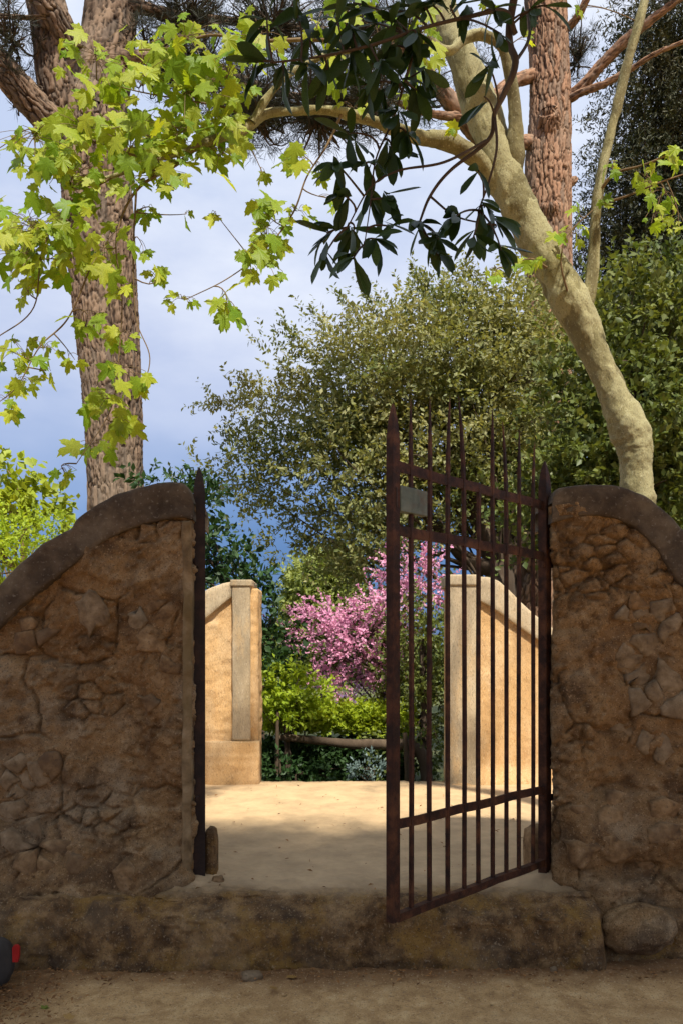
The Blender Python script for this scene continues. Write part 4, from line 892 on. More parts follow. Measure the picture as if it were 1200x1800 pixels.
leaf_regions = [  # px cx, cy, rx, ry, count, depth offset
 (165, 95, 85, 70, 16, -0.9), (255, 120, 60, 55, 12, -0.85), (330, 70, 70, 50, 14, -0.8), (400, 120, 70, 55, 16, -0.75), (340, 170, 70, 45, 12, -0.75), (455, 60, 50, 55, 10, -0.7),
 (60, 245, 70, 55, 16, -0.9), (150, 225, 60, 55, 14, -0.9), (120, 290, 90, 45, 18, -0.85), (230, 230, 60, 55, 16, -0.85), (310, 225, 60, 40, 14, -0.75), (400, 215, 50, 30, 9, -0.7), (265, 300, 70, 45, 14, -0.8), (385, 275, 35, 35, 7, -0.7),
 (50, 385, 70, 60, 18, -0.9), (30, 450, 60, 40, 10, -0.9), (130, 380, 60, 45, 10, -0.9), (185, 430, 45, 45, 9, -0.85), (110, 455, 45, 30, 7, -0.9), (55, 510, 25, 25, 4, -0.9), (270, 370, 25, 20, 3, -0.8), (328, 376, 8, 6, 1, -0.75), (378, 374, 6, 6, 1, -0.7),
 (280, 480, 26, 14, 4, -0.8), (250, 430, 16, 16, 2, -0.8), (320, 525, 32, 12, 4, -0.65), (400, 530, 22, 24, 6, -0.65), (435, 455, 30, 30, 7, -0.6), (470, 400, 35, 30, 9, -0.55), (455, 360, 25, 25, 5, -0.55), (480, 470, 20, 15, 3, -0.6), (525, 370, 22, 18, 4, -0.5), (462, 305, 12, 12, 2, -0.5), (520, 270, 30, 25, 5, -0.5), (590, 350, 20, 16, 3, -0.5), (560, 290, 18, 18, 3, -0.5),
 (155, 560, 25, 22, 4, -0.85), (215, 510, 25, 20, 4, -0.8), (215, 590, 26, 20, 5, -0.8), (220, 655, 40, 22, 6, -0.8), (170, 700, 40, 22, 5, -0.8), (205, 735, 30, 22, 5, -0.8), (170, 785, 35, 18, 5, -0.8), (115, 830, 22, 14, 4, -0.8), (260, 678, 14, 10, 2, -0.8), (132, 632, 12, 10, 2, -0.85),
 (25, 620, 40, 28, 7, -0.9), (75, 610, 25, 20, 4, -0.9), (40, 670, 30, 18, 4, -0.9), (10, 705, 20, 20, 4, -0.9), (80, 650, 15, 12, 2, -0.9),
 (560, 40, 50, 35, 7, -0.6), (640, 20, 50, 30, 6, -0.55), (600, 110, 40, 30, 5, -0.6), (740, 110, 30, 40, 6, -0.45), (745, 40, 35, 40, 6, -0.45), (730, 170, 30, 20, 3, -0.4), (860, 20, 30, 20, 4, -0.35), (800, 225, 12, 12, 2, -0.3), (620, 190, 30, 14, 3, -0.5), (925, 65, 12, 20, 2, -0.3), (1020, 10, 16, 12, 2, -0.2),
 (920, 460, 36, 14, 6, -0.3), (870, 478, 18, 10, 3, -0.3), (1005, 415, 25, 25, 6, -0.2), (985, 445, 14, 12, 2, -0.2), (1060, 350, 12, 14, 2, -0.2), (1080, 285, 20, 16, 4, -0.25), (1135, 305, 25, 18, 5, -0.3), (1175, 270, 25, 18, 5, -0.3), (1170, 345, 28, 20, 5, -0.3), (1150, 385, 22, 16, 4, -0.3), (1190, 395, 14, 20, 3, -0.3), (1010, 360, 20, 14, 3, -0.2)]
pet = []; leaf_specs = []
lr = np.random.default_rng(77)
for (cx, cy, rx, ry, cnt, dy) in leaf_regions:
    ctr = np.array(P(cx, cy, PLY+dy)); j = np.argmin(np.sum((limb_pts-ctr)**2*np.array([1, 0.5, 1]), 1)); anchor = limb_pts[j]
    mid = (anchor+ctr)/2 + lr.normal(0, 0.04, 3)
    t = np.linspace(0, 1, 6)[:, None]; tw = (1-t)**2*anchor + 2*t*(1-t)*mid + t*t*ctr
    if np.linalg.norm(ctr-anchor) > 0.05: pet.append(np.hstack([tw, 0.0045*(1-t)+0.002*t]))
    for k_ in range(int(cnt*(2.1 if cnt > 8 else 1.7)+0.5)):
        a = lr.uniform(0, 6.28); rr_ = math.sqrt(lr.random())
        pos = np.array(P(cx+rx*rr_*math.cos(a), cy+ry*rr_*math.sin(a), PLY+dy+lr.normal(0, 0.12)))
        src = tw[lr.integers(2, 6)] if cnt > 1 else ctr
        m = (pos+src)/2 + np.array([0, 0, 0.03])
        t3_ = np.linspace(0, 1, 4)[:, None]; pp = (1-t3_)**2*src + 2*t3_*(1-t3_)*m + t3_*t3_*pos
        pet.append(np.hstack([pp, np.full((4, 1), 0.0016)]))
        d = unit(np.array([lr.normal(0, 0.55), lr.normal(0, 0.35)-0.15, -0.75+lr.normal(0, 0.35)]))
        nrm = unit(np.array([lr.normal(0.1, 0.45), -0.75+lr.normal(0, 0.3), 0.62+lr.normal(0, 0.3)]))
        size = lr.uniform(0.06, 0.165)*(0.8 if cx > 850 else 1.0)*(0.75 if cnt <= 4 else 1)
        leaf_specs.append((pos, d, nrm, size))
leaf_specs.sort(key=lambda s: -s[3])
def leaf_matrix(pos, d, nrm, s):
    s_ = unit(np.cross(d, nrm)); n = np.cross(s_, d)
    return Matrix(((s_[0]*s, d[0]*s, n[0]*s, pos[0]), (s_[1]*s, d[1]*s, n[1]*s, pos[1]), (s_[2]*s, d[2]*s, n[2]*s, pos[2]), (0, 0, 0, 1)))
def place_leaves(specs, meshes, root, stuff_mat, limit=300):
    inv = Matrix.Translation(root.location).inverted()
    for i, (pos, d, nrm, s) in enumerate(specs[:limit]):
        o = bpy.data.objects.new('leaf', meshes[i % len(meshes)]); COL.objects.link(o)
        o.parent = root; o.matrix_parent_inverse = inv; o.matrix_basis = leaf_matrix(pos, d, nrm, s)
    VV, FF, AA = [], [], []; off = 0
    for i, (pos, d, nrm, s) in enumerate(specs[limit:]):
        me = meshes[i % len(meshes)]; mt = leaf_matrix(pos, d, nrm, s)
        VV += [mt @ v.co for v in me.vertices]
        for pgn in me.polygons: FF.append(tuple(off+q for q in pgn.vertices)); AA.append((i*0.618) % 1)
        off += len(me.vertices)
    return VV, FF, AA
VV, FF, AA = place_leaves(leaf_specs, PLV, plane, M['plane_leaf_s'])
if VV:
    o = link('foliage', mesh('foliage', VV, FF, M['plane_leaf_s'], fattrs={'v': AA}), plane); tag(o, kind='stuff')
o = link('leaf_stalks', tubes_mesh('leaf_stalks', pet, M['twig'], 4), plane); tag(o, kind='stuff')

# ------------------------------------------------------------------ dark evergreen above the photographer: shades the gateway, one bough hangs into view
ever = tree_root('evergreen_tree', (2.6, -2.6, 0), 'dark glossy-leaved evergreen whose bough hangs down at the top centre')
V3 = Vector
ev_trunk = [(V3((2.7, -2.6, -0.1)), 0.30), (V3((2.6, -2.5, 1.0)), 0.24), (V3((2.3, -2.4, 3.0)), 0.21), (V3((1.6, -2.2, 5.0)), 0.18), (V3((0.8, -2.2, 7.0)), 0.14), (V3((0.3, -2.4, 9.5)), 0.08)]
link('trunk', trunk_mesh('trunk', ev_trunk, M['dark_bark'], 36, 14, 601, 'plane'), ev := ever)
HBY = 3.0
hang = {
 'bough': [(V3((1.6, -2.2, 5.0)), 0.10), (V3((1.3, -0.6, 5.6)), 0.07), (V3((1.05, 1.2, 5.3)), 0.045), (V3((0.75, 2.6, 4.5)), 0.026), px3(898, 20, HBY, 14), px3(905, 110, HBY, 12), px3(885, 165, HBY, 11), px3(868, 200, HBY, 9), px3(858, 245, HBY, 7), px3(790, 300, HBY, 6), px3(755, 345, HBY, 5), px3(735, 395, HBY, 4)],
 'b2': [px3(905, 60, HBY, 10), px3(885, 20, HBY-0.05, 9), px3(820, 30, HBY-0.1, 7), px3(740, 50, HBY-0.15, 6), px3(650, 80, HBY-0.2, 5), px3(560, 100, HBY-0.2, 4), px3(480, 110, HBY-0.2, 3)],
 'b3': [px3(868, 200, HBY, 6), px3(872, 260, HBY-0.05, 5), px3(858, 320, HBY-0.05, 4), px3(840, 370, HBY-0.05, 3)],
 'b4': [px3(858, 245, HBY, 5), px3(780, 285, HBY-0.1, 5), px3(700, 300, HBY-0.1, 4), px3(650, 330, HBY-0.1, 3), px3(610, 400, HBY-0.1, 2.5)],
 'b5': [px3(740, 50, HBY-0.15, 5), px3(715, 130, HBY-0.1, 5), px3(690, 210, HBY-0.1, 4), px3(660, 280, HBY-0.1, 3), px3(650, 360, HBY-0.1, 2.5), px3(640, 430, HBY-0.1, 2)],
 'b6': [px3(905, 110, HBY, 6), px3(930, 60, HBY+0.1, 6), px3(920, -20, HBY+0.2, 6)],
 'b7': [px3(755, 345, HBY, 4), px3(800, 380, HBY, 3), px3(860, 395, HBY, 2.5)],
}
for i, (k_, pth) in enumerate(hang.items()):
    link('bough' if k_ == 'bough' else 'twig', trunk_mesh('twig', pth, M['dark_bark'], 9, 8, 620+i, 'plain'), ever)
def spoon_leaf(name, seed, mat):
    """obovate leathery leaf with a raised keel; unit length along +Y"""
    r = np.random.default_rng(seed); sk = r.uniform(-0.10, 0.10); prof = [(0.0, 0.015), (0.12, 0.05), (0.35, 0.13), (0.58, 0.165), (0.76, 0.16), (0.90, 0.10), (1.0, 0.0)]
    V = []; F = []; bend = r.uniform(-0.45, 0.10)
    for y, w in prof: zc = bend*y*y; xo = sk*y*y; ww = w*r.uniform(0.88, 1.06); V += [(xo-ww, y, zc+ww*0.3), (xo, y, zc), (xo+ww, y, zc+ww*0.25)]
    for k in range(len(prof)-1): F += [(3*k, 3*k+1, 3*k+4, 3*k+3), (3*k+1, 3*k+2, 3*k+5, 3*k+4)]
    return mesh(name, V, F, mat, True)
DLV = [spoon_leaf('leaf', 700+i, M['dark_leaf']) for i in range(9)]
clusters = [(520, 20, 7), (620, 60, 8), (575, 130, 7), (670, 120, 8), (720, 90, 8), (620, 5, 7), (680, 50, 8), (730, 10, 7), (735, 160, 7), (640, 150, 6), (470, 30, 7), (450, 110, 8), (500, 130, 9), (545, 60, 8), (540, 120, 8), (590, 30, 8), (600, 90, 6), (655, 40, 9), (640, 110, 8), (690, 80, 9), (700, 20, 8), (730, 60, 8), (745, 120, 7), (700, 140, 8), (660, 170, 7), (700, 200, 9), (720, 240, 9), (690, 270, 9),
 (610, 235, 7), (640, 290, 9), (590, 285, 7), (600, 340, 8), (650, 350, 10), (690, 350, 7), (575, 410, 9), (620, 410, 10), (660, 420, 8), (620, 455, 8), (570, 450, 5), (690, 400, 5),
 (740, 395, 7), (770, 420, 9), (800, 380, 8), (830, 420, 9), (870, 400, 10), (850, 365, 7), (770, 450, 5), (880, 440, 6), (840, 300, 3), (855, 110, 4), (850, 170, 3), (880, 60, 5), (830, 20, 6), (790, 10, 6), (930, 20, 5), (960, 10, 3), (615, 110, 5), (760, 10, 6), (870, 20, 6)]
dspecs = []; hang_pts = np.array([a for pth in hang.values() for a in catmull([(v.x, v.y, v.z) for v, r in pth], 8)])
pet = []
for cx, cy, cnt in clusters:
    yy = HBY-0.12+lr.normal(0, 0.07); ctr = np.array(P(cx, cy, yy)); j = np.argmin(np.sum((hang_pts-ctr)**2, 1)); an = hang_pts[j]
    t = np.linspace(0, 1, 6)[:, None]; m = (an+ctr)/2 + np.array([0, 0, 0.02]) + lr.normal(0, 0.015, 3)
    tw = (1-t)**2*an+2*t*(1-t)*m+t*t*ctr; pet.append(np.hstack([tw, 0.0045*(1-t)+0.003*t]))
    ax = unit(ctr-an + np.array([0, 0, -0.05]) + lr.normal(0, 0.02, 3))
    for k_ in range(cnt):
        d = unit(ax*0.75 + unit(lr.normal(size=3))*0.9 + np.array([0, 0, -0.35]))
        nrm = unit(np.array([lr.normal(0, 0.5), -0.5+lr.normal(0, 0.4), 0.6]))
        dspecs.append((ctr - ax*lr.uniform(0, 0.05), d, nrm, lr.uniform(0.075, 0.14)))
dspecs.sort(key=lambda s: -s[3])
VV, FF, AA = place_leaves(dspecs, DLV, ever, M['dark_leaf_s'])
o = link('twigs', tubes_mesh('twigs', pet, M['dark_bark'], 5), ever); tag(o, kind='stuff')
# unseen crown: leaf clumps placed for their shade on the gateway, thinning towards its front edge
KS = math.cos(SUN_AZ)/math.tan(SUN_EL)
Nc = 60000
cx = rng.uniform(-7.5, 9.0, Nc); cy = rng.uniform(-7.5, 3.5, Nc); cz = rng.uniform(4.2, 10.5, Nc)
ysh = cy + (cz-STEP_H)*KS                      # where this clump's shade falls on the terrace
xsh = cx - (cz-STEP_H)*KS*math.tan(SUN_AZ)
inside = (((cx-0.8)/8.2)**2 + ((cy+2.2)/5.6)**2 + ((cz-7.0)/3.6)**2) < 1.0
vis = cz > EYE + 0.90*np.maximum(cy, 0) + 0.9
thin = 1-0.95*sstep(5.15, 6.0, ysh + 0.20*fbm(np.stack([cx*0.8, cy*0.8, cz*0.8], 1), 3, 90))
thin = thin*(1-0.62*sstep(1.05, 0.5, np.abs(xsh-0.05))*sstep(4.7, 5.2, ysh))     # gap put in the unseen leaves to lighten the terrace shade
core = (np.abs(xsh-0.1) < 2.9+0.5*rng.normal(size=Nc)) & (ysh > 2.3+0.5*rng.normal(size=Nc)) & (cz > 5.0)
ok = inside & vis & (ysh < 6.0) & (rng.random(Nc) < thin*np.where(core, 1.0, 0.03))
cb = np.stack([cx, cy, cz], 1)[ok]
print('crown clumps', len(cb))
V, F, a, e = sprigs(cb, unit(cb-np.array([0.8, -2.2, 6.5])), 0.34, 8, 0.18, up=-0.1, jit=0.7, lw=0.42)
V0 = [np.array(v) for v in VV]
if VV:
    o = link('hanging_foliage', mesh('hanging_foliage', VV, FF, M['dark_leaf_s'], fattrs={'v': AA}), ever); tag(o, kind='stuff')
o = link('foliage', mesh('foliage', V, F, M['dark_leaf_s'], fattrs={'v': a}), ever); tag(o, kind='stuff')
lp = limb_paths([(1.6, -2.2, 5.0), (0.8, -2.2, 7.0), (0.3, -2.4, 9.0)], [e], 0.06, 90, 5, 0.01)
o = link('branches', tubes_mesh('branches', lp, M['dark_bark'], 6), ever); tag(o, kind='stuff')

# ------------------------------------------------------------------ background trees and shrubs
def leafy(name, label, cat, lobes, mat, leaf, length, k, dens, trunk=None, limbs=0, limb_r=0.02, bark='dark_bark', limb_from=None, group=None, stuff_name='crown', **kw):
    base = tuple(trunk[0][0]) if trunk else (lobes[0][0][0], lobes[0][0][1], 0.1)
    root = tree_root(name, base, label, cat, group)
    me, ends = crown_mesh(stuff_name, lobes, mat, leaf, length, k, dens, **kw)
    tag(link(stuff_name, me, root), kind='stuff')
    if trunk: link('trunk', trunk_mesh('trunk', trunk, M[bark], 18, 8, 640, 'plane'), root)
    if limbs:
        st = limb_from or [tuple(v) for v, r in trunk[1:]]
        tag(link('branches', tubes_mesh('branches', limb_paths(st, ends, limb_r, limbs, 9, 0.004), M[bark], 5), root), kind='stuff')
    return root, ends
OY = 12.0
oak_l = lob([(790, 610, 150, 110), (700, 660, 130, 100, -0.4), (900, 590, 100, 90, 0.3), (610, 690, 80, 90), (540, 780, 85, 75, -0.3), (470, 740, 55, 50), (430, 860, 45, 45), (500, 860, 70, 60), (620, 830, 100, 90, -0.5), (760, 780, 130, 110, -0.3), (880, 740, 120, 120), (960, 700, 80, 100, 0.3), (660, 960, 80, 70, -0.2), (615, 930, 45, 50), (760, 900, 90, 70, 0.2), (655, 1020, 42, 40), (850, 870, 100, 70, 0.5), (940, 830, 70, 60, 0.5)], OY, 0.8)
oak_t = [px3(880, 1420, OY, 60), px3(884, 1120, OY, 52), px3(876, 1010, OY, 46), px3(850, 930, OY, 38), px3(815, 840, OY, 30), px3(780, 740, OY, 20)]
oak, oak_e = leafy('holm_oak', 'large golden olive-green tree spreading across the centre behind the gate', 'tree', oak_l, M['oak_leaf'], 0.085, 0.34, 9, 300, oak_t, 80, 0.035, stuff_name='oak_crown', lw=0.5, up=0.45, clump=0.20)
for pth in ([px3(872, 1005, OY, 34), px3(915, 950, OY-0.1, 30), px3(950, 900, OY-0.2, 24), px3(985, 820, OY-0.2, 14)], [px3(870, 1000, OY, 30), px3(820, 985, OY-0.1, 24), px3(770, 930, OY-0.2, 18), px3(690, 860, OY-0.3, 10)]):
    link('limb', trunk_mesh('limb', pth, M['dark_bark'], 12, 8, 655, 'plane'), oak)
# sprays sticking out of the crown on the left
sp = []
for (x0, y0, x1, y1) in ((620, 640, 545, 545), (600, 660, 490, 590), (560, 700, 460, 600), (520, 740, 380, 700), (500, 790, 400, 770), (520, 830, 390, 870), (540, 900, 450, 960), (560, 930, 480, 990), (680, 570, 640, 510), (760, 520, 730, 480), (590, 1000, 500, 900), (470, 700, 355, 715), (480, 690, 430, 670), (650, 600, 600, 520), (540, 640, 500, 570), (840, 520, 820, 475), (900, 500, 890, 455)):
    a = np.array(P(x0, y0, OY-0.2)); b_ = np.array(P(x1, y1, OY-0.3)); m = 30
    t = rng.random(m)[:, None]; base = a+(b_-a)*t + rng.normal(0, 0.05, (m, 3))
    V, F, at, _ = sprigs(base, np.tile(unit(b_-a), (m, 1)), 0.26, 8, 0.085, lw=0.42, jit=0.45, up=0.15); sp.append((V, F, at))
V, F, at = join(sp); tag(link('sprays', mesh('sprays', V, F, M['oak_leaf'], fattrs={'v': at}), oak), kind='stuff')

leafy('broadleaf_tree', 'dense mid-green tree behind the pale leaning trunk above the right wall', 'tree', lob([(1110, 560, 90, 80), (1180, 620, 80, 90), (1120, 700, 100, 90, -0.3), (1040, 690, 60, 80), (1190, 760, 90, 90), (1110, 810, 100, 80, -0.3), (1020, 800, 70, 90), (990, 870, 60, 70), (1230, 860, 100, 120), (1100, 900, 120, 80), (1000, 960, 60, 60), (1180, 500, 70, 60)], 9.0, 0.9), M['broad_leaf'], 0.085, 0.30, 9, 260, [px3(1110, 1420, 9.2, 60), px3(1110, 1100, 9.2, 50), px3(1110, 900, 9.2, 40), px3(1120, 650, 9.2, 24)], 40, 0.03, lw=0.62, clump=0.17)
con = [(1150, 30, 40, 40), (1160, 90, 55, 45), (1190, 50, 60, 60), (1130, 150, 45, 34), (1180, 170, 70, 45), (1120, 230, 50, 34), (1190, 260, 70, 50), (1110, 310, 55, 38), (1170, 340, 80, 45), (1100, 390, 55, 38), (1160, 420, 80, 50), (1080, 450, 55, 40), (1150, 500, 100, 55), (1070, 530, 60, 50), (1140, 590, 120, 60), (1100, 680, 120, 70), (1150, 780, 120, 90), (1120, 900, 120, 90), (1220, 400, 80, 90), (1230, 200, 70, 90), (1230, 600, 90, 120)]
leafy('dark_conifer', 'tall almost black conifer with layered boughs at the right edge', 'tree', lob(con, 16.0, 0.8), M['conifer'], 0.10, 0.5, 14, 330, [px3(1170, 1400, 16, 50), px3(1170, 900, 16, 44), px3(1172, 500, 16, 30), px3(1180, 60, 16, 10)], 40, 0.03, lw=0.28, up=-0.1, droop=0.25, clump=0.26)
# left corner shrubs
leafy('lime_shrub', 'bright lime-green leafy shrub rising behind the left wall', 'shrub', lob([(20, 850, 40, 40), (60, 890, 50, 40), (90, 920, 30, 30), (-20, 900, 60, 60)], 8.6), M['lime'], 0.11, 0.25, 7, 120, [px3(40, 1350, 8.6, 20), px3(40, 1100, 8.6, 14), px3(45, 900, 8.6, 8)], 14, 0.012, 'twig', lw=0.8)
leafy('privet_shrub', 'fine-leaved mid-green shrub against the left coping below the lime one', 'shrub', lob([(40, 950, 70, 50), (90, 940, 36, 34), (0, 990, 70, 60), (-40, 940, 60, 60)], 7.0), M['fresh'], 0.045, 0.18, 9, 420, [px3(20, 1350, 7, 20), px3(25, 1100, 7, 14), px3(30, 1000, 7, 8)], 20, 0.01, 'twig', lw=0.55)
# shrubs seen through the gateway, near to far
leafy('arbutus', 'dark green sprigged small tree beside the left sunlit pilaster', 'tree', lob([(400, 1010, 40, 35), (445, 1060, 40, 45), (472, 1100, 28, 36), (488, 1150, 26, 32), (450, 1130, 45, 50), (400, 1090, 50, 60), (470, 1190, 45, 40), (340, 960, 40, 60), (345, 880, 20, 50), (410, 975, 16, 20), (285, 850, 24, 24), (320, 900, 30, 40)], 9.4, 0.9), M['deep'], 0.10, 0.22, 8, 230, [px3(440, 1400, 9.4, 26), px3(430, 1200, 9.4, 20), px3(420, 1050, 9.4, 12)], 30, 0.014, lw=0.5, clump=0.10)
leafy('light_green_tree', 'pale yellow-green rounded tree far behind the pink blossom', 'tree', lob([(550, 1035, 44, 45), (590, 1005, 45, 40), (530, 1085, 38, 40), (570, 1080, 45, 45), (600, 1080, 60, 60), (540, 1140, 40, 50), (620, 1130, 60, 60)], 24.0), M['soft'], 0.16, 0.45, 10, 220, [px3(570, 1330, 24, 18), px3(570, 1200, 24, 14), px3(572, 1080, 24, 8)], 20, 0.03, lw=0.5)
# judas tree
jud = lob([(560, 1110, 40, 16), (600, 1085, 45, 22), (640, 1100, 55, 24), (600, 1130, 60, 20), (560, 1150, 32, 14), (650, 1140, 50, 24), (610, 1170, 55, 20), (590, 1195, 30, 14), (650, 1180, 40, 22), (665, 1070, 30, 20), (700, 1045, 40, 28), (745, 1010, 36, 26), (720, 1000, 30, 20), (760, 1040, 24, 22), (690, 1090, 34, 22), (620, 1210, 30, 10), (545, 1100, 30, 8), (570, 1085, 30, 8)], 9.7, 0.8)
jud = [(c, (r[0]*1.15, r[1], r[2]*0.62)) for c, r in jud]
jroot, je = leafy('judas_tree', 'pink-blossomed tree glowing through the gateway', 'tree', jud, M['pink'], 0.042, 0.30, 14, 360, [px3(690, 1400, 9.7, 22), px3(680, 1260, 9.7, 18), px3(665, 1180, 9.7, 12), px3(640, 1120, 9.7, 7)], 70, 0.016, lw=0.75, up=0.1, jit=0.35, spread=0.6, clump=0.10)
leafy('green_shrub', 'dark green shrub standing between the pink blossom and the right pilaster', 'shrub', lob([(740, 1090, 45, 55), (720, 1160, 50, 60), (760, 1200, 45, 70), (720, 1260, 55, 60), (760, 1310, 50, 60), (800, 1150, 40, 80), (700, 1330, 40, 40)], 9.3), M['broad_leaf'], 0.065, 0.22, 9, 260, [px3(750, 1400, 9.3, 20), px3(745, 1250, 9.3, 14), px3(740, 1120, 9.3, 8)], 16, 0.012, lw=0.55, clump=0.12)
leafy('bright_bush', 'vivid yellow-green bush beside the left back pilaster', 'bush', lob([(500, 1200, 40, 30), (545, 1215, 34, 26), (480, 1240, 45, 30), (520, 1255, 50, 24), (465, 1200, 30, 26), (555, 1245, 26, 20)], 9.0), M['fresh'], 0.06, 0.16, 9, 420, [px3(505, 1400, 9.0, 14), px3(505, 1300, 9.0, 10), px3(505, 1230, 9.0, 6)], 12, 0.01, lw=0.6)
leafy('mauve_shrub', 'low hazy mauve-flowered shrub between the pink tree and the hedge', 'shrub', lob([(610, 1225, 45, 18), (655, 1235, 40, 18), (580, 1235, 30, 16)], 9.6), M['mauve'], 0.05, 0.2, 8, 160, [px3(620, 1400, 9.6, 8), px3(620, 1300, 9.6, 6), px3(620, 1240, 9.6, 4)], 10, 0.008, lw=0.5)
def hedge(name, label, x0, x1, y0, y1, Y, depth, mat, leaf, n, k=8, cat='hedge'):
    a, b_ = P(x0, y0, Y), P(x1, y1, Y); base = np.stack([rng.uniform(a.x, b_.x, n), rng.uniform(Y-depth/2, Y+depth/2, n), b_.z + (a.z-b_.z)*rng.random(n)**0.8], 1)
    base[:, 2] += 0.05*fbm(base*2.5, 3, 5)
    out = np.stack([rng.normal(0, 0.4, n), rng.normal(-0.4, 0.4, n), np.full(n, 0.7)], 1)
    V, F, at, _ = sprigs(base, unit(out), 0.14, k, leaf, lw=0.6)
    root = tree_root(name, ((a.x+b_.x)/2, Y, 0), label, cat)
    tag(link('foliage', mesh('foliage', V, F, mat, fattrs={'v': at}), root), kind='stuff')
    st = [np.array([[x, Y, -0.1, 0.012], [x+0.03, Y+0.02, b_.z+0.1, 0.010], [x-0.02, Y, (a.z+b_.z)/2, 0.007]]) for x in np.linspace(a.x, b_.x, 9)]
    tag(link('stems', tubes_mesh('stems', st, M['twig'], 5), root), kind='stuff')
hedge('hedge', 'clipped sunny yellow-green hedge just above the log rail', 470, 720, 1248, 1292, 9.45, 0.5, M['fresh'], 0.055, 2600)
hedge('hedge', 'dark green hedge below the log rail', 455, 720, 1312, 1385, 9.35, 0.4, M['deep'], 0.06, 2400)
leafy('blue_grey_shrub', 'small blue-grey leaved plant under the log rail', 'shrub', lob([(650, 1350, 26, 24), (630, 1362, 16, 14)], 8.8), M['blue_grey'], 0.05, 0.12, 9, 400, [px3(650, 1395, 8.8, 8), px3(650, 1375, 8.8, 6), px3(650, 1350, 8.8, 4)], 6, 0.005, lw=0.4)
leafy('blue_grey_shrub', 'silvery blue-green plant half hidden behind the left back pilaster', 'shrub', lob([(462, 1150, 18, 26), (466, 1185, 16, 20)], 12.5), M['blue_grey'], 0.06, 0.16, 9, 260, [px3(462, 1370, 12.5, 8), px3(462, 1250, 12.5, 6), px3(462, 1170, 12.5, 4)], 6, 0.006, lw=0.4)
# low plants on the soil right behind the terrace
leafy('ground_plant', 'leafy green clump at the terrace edge beside the thin fence post', 'plant', lob([(475, 1350, 26, 24), (530, 1358, 40, 18), (580, 1355, 36, 18)], 8.9), M['deep'], 0.07, 0.14, 8, 420, [px3(520, 1400, 8.9, 6), px3(520, 1380, 8.9, 5), px3(520, 1360, 8.9, 3)], 6, 0.005, lw=0.55)
# log rail
FYY = 8.95
fence = tree_root('log_rail_fence', tuple(P(600, 1395, FYY)), 'rustic fence of a crooked grey log on thin posts beyond the terrace', 'fence')
link('log', trunk_mesh('log', [px3(484, 1296, FYY, 8), px3(520, 1298, FYY, 14), px3(570, 1303, FYY, 14), px3(620, 1308, FYY, 17), px3(680, 1309, FYY, 19), px3(725, 1312, FYY, 20), px3(744, 1335, FYY, 22), px3(750, 1372, FYY, 22), px3(752, 1400, FYY, 22)], M['log'], 18, 8, 661, 'plain'), fence)
link('post', trunk_mesh('post', [px3(487, 1400, FYY-0.1, 8), px3(487, 1330, FYY-0.1, 7), px3(488, 1252, FYY-0.1, 6)], M['log'], 8, 6, 663, 'plain'), fence)
link('post', trunk_mesh('post', [px3(716, 1400, FYY-0.15, 10), px3(714, 1340, FYY-0.15, 9), px3(711, 1288, FYY-0.15, 9)], M['log'], 8, 6, 665, 'plain'), fence)
link('post', trunk_mesh('post', [px3(494, 1400, FYY-0.15, 4), px3(493, 1360, FYY-0.15, 4), px3(493, 1335, FYY-0.15, 3)], M['log'], 8, 6, 667, 'plain'), fence)
# far belt of trees closing the horizon
n = 5200
bx = rng.uniform(-60, 60, n); by = rng.uniform(38, 46, n); tz = 2.6+1.2*fbm(np.stack([bx*0.12, bx*0, bx*0], 1), 3, 88)
base = np.stack([bx, by, -0.2+tz*rng.random(n)**0.7], 1)
V, F, at, _ = sprigs(base, np.tile(np.array([0, -0.4, 0.6]), (n, 1)), 0.9, 8, 0.42, lw=0.6)
tag(link('far_wood', mesh('far_wood', V, F, M['broad_leaf'], fattrs={'v': at})), 'low belt of dark green woodland far behind the garden', 'wood', kind='stuff')

# ------------------------------------------------------------------ litter and the bag in the corner
nl = 2300
lx = np.concatenate([rng.normal(-1.62, 0.17, 1500), rng.uniform(-1.8, 1.8, nl-1500)]); ly = np.concatenate([rng.normal(3.60, 0.15, 1500), 3.97-np.abs(rng.normal(0, 0.09, nl-1500))])
ly = np.minimum(ly, 3.97)
pos = np.stack([lx, ly, 0.028+0.012*rng.random(nl)], 1); d = unit(np.stack([rng.normal(size=nl), rng.normal(size=nl), rng.normal(0, 0.25, nl)], 1)); nr = unit(np.stack([rng.normal(0, 0.3, nl), rng.normal(0, 0.3, nl), np.ones(nl)], 1))
nt_ = 170; sel = rng.choice(nl, nt_, replace=False); pos[sel] = np.stack([rng.uniform(-1.3, 1.6, nt_), 4.25+3.4*rng.random(nt_)**1.3, np.full(nt_, STEP_H+0.014)], 1)
L_ = rng.uniform(0.010, 0.032, nl); L_[sel] *= 1.3
V, F = leaf_quads(pos, d, nr, L_, L_*rng.uniform(0.12, 0.6, nl), 0.3)
tag(link('leaf_litter', mesh('leaf_litter', V, F, M['litter'], fattrs={'v': np.repeat(rng.random(nl), 2)})), 'dry brown leaf litter scattered on the earth along the step', 'litter', kind='stuff')
ng = 700; gx = rng.uniform(-2.0, 2.0, ng); gy = 3.98-np.abs(rng.normal(0, 0.26, ng)); gr_ = rng.uniform(0.002, 0.0055, ng)*np.where(rng.random(ng) < 0.05, 2.2, 1)
oc = np.array([[1, 0, 0], [0, 1, 0], [-1, 0, 0], [0, -1, 0], [0, 0, 0.7], [0, 0, -0.7]]); of = np.array([[0, 1, 4], [1, 2, 4], [2, 3, 4], [3, 0, 4], [1, 0, 5], [2, 1, 5], [3, 2, 5], [0, 3, 5]])
gz = np.interp(gy, [3.5, 3.95], [0.001, 0.022])
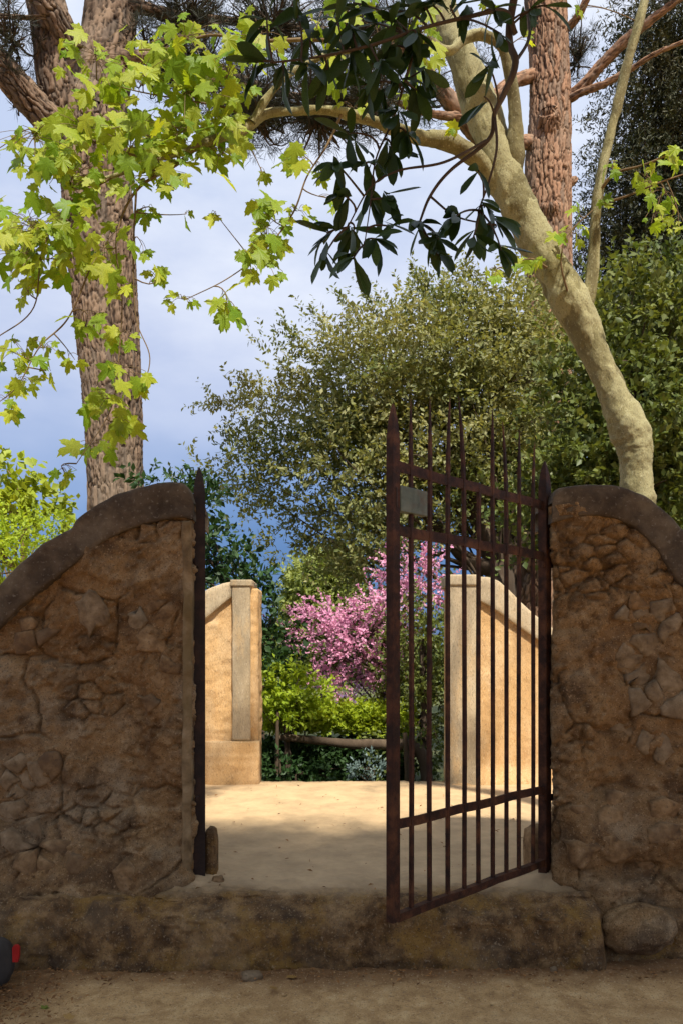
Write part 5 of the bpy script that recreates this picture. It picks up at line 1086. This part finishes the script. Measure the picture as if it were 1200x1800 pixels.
V = (oc[None]*rng.uniform(0.6, 1.3, (ng, 6, 1))*gr_[:, None, None] + np.stack([gx, gy, gz], 1)[:, None, :]).reshape(-1, 3); F = (of[None]+np.arange(ng)[:, None, None]*6).reshape(-1, 3)
tag(link('gravel', mesh('gravel', V, F, M['ground'], True)), 'fine grit scattered on the earth before the step', 'gravel', kind='stuff')
FALL = {'g': mat_leaf('fallen_green', (0.16, 0.20, 0.03), (0.22, 0.25, 0.05), trans=0.2, objrand=True), 'o': mat_leaf('fallen_ochre', (0.34, 0.19, 0.05), (0.42, 0.25, 0.08), trans=0.1, objrand=True)}
for (x, y, s, m_, lbl, yaw) in ((86, 1777, 0.05, 'g', 'small yellow-green fallen leaf near the lower left corner', 1.2), (122, 1796, 0.06, 'o', 'orange-brown fallen leaf at the bottom edge on the left', 0.3), (490, 1740, 0.06, 'o', 'curled ochre fallen leaf right of the pale loose stone', 1.9), (522, 1722, 0.07, 'o', 'pale tan dead leaf against the step right of the loose stone', 0.9)):
    o = link('fallen_leaf', plane_leaf_mesh('fallen_leaf', int(x), FALL[m_])); q = pz(x, y, 0.02)
    o.location = q+Vector((0, 0, 0.008)); o.scale = (s, s, s); o.rotation_euler = (0.15, 0.1, yaw); tag(o, lbl, 'leaf')
bag = lump('bag', M['bag'], (-1.735, 3.80, 0.115), (0.165, 0.10, 0.130), 21, 0.2, 4, 0.10, 1.2, 0.30)
tag(bag, 'dark grey rounded bag with a red tab cut off by the lower left corner', 'bag')
tb = [(0, 0, 0), (0.006, 0, 0.0)]
V = []; 
for y in (-0.008, 0.008):
    for a, b_ in ((-0.014, -0.038), (0.010, -0.038), (0.016, -0.01), (0.016, 0.03), (0.008, 0.040), (-0.008, 0.040), (-0.016, 0.028)): V.append((a, y, b_))
F = [tuple(range(7)), tuple(range(13, 6, -1))] + [(k+7, 7+(k+1) % 7, (k+1) % 7, k) for k in range(7)]
o = link('tab', mesh('tab', V, F, M['red']), bag); o.location = P(29, 1676, 3.72); o.location.y = 3.72
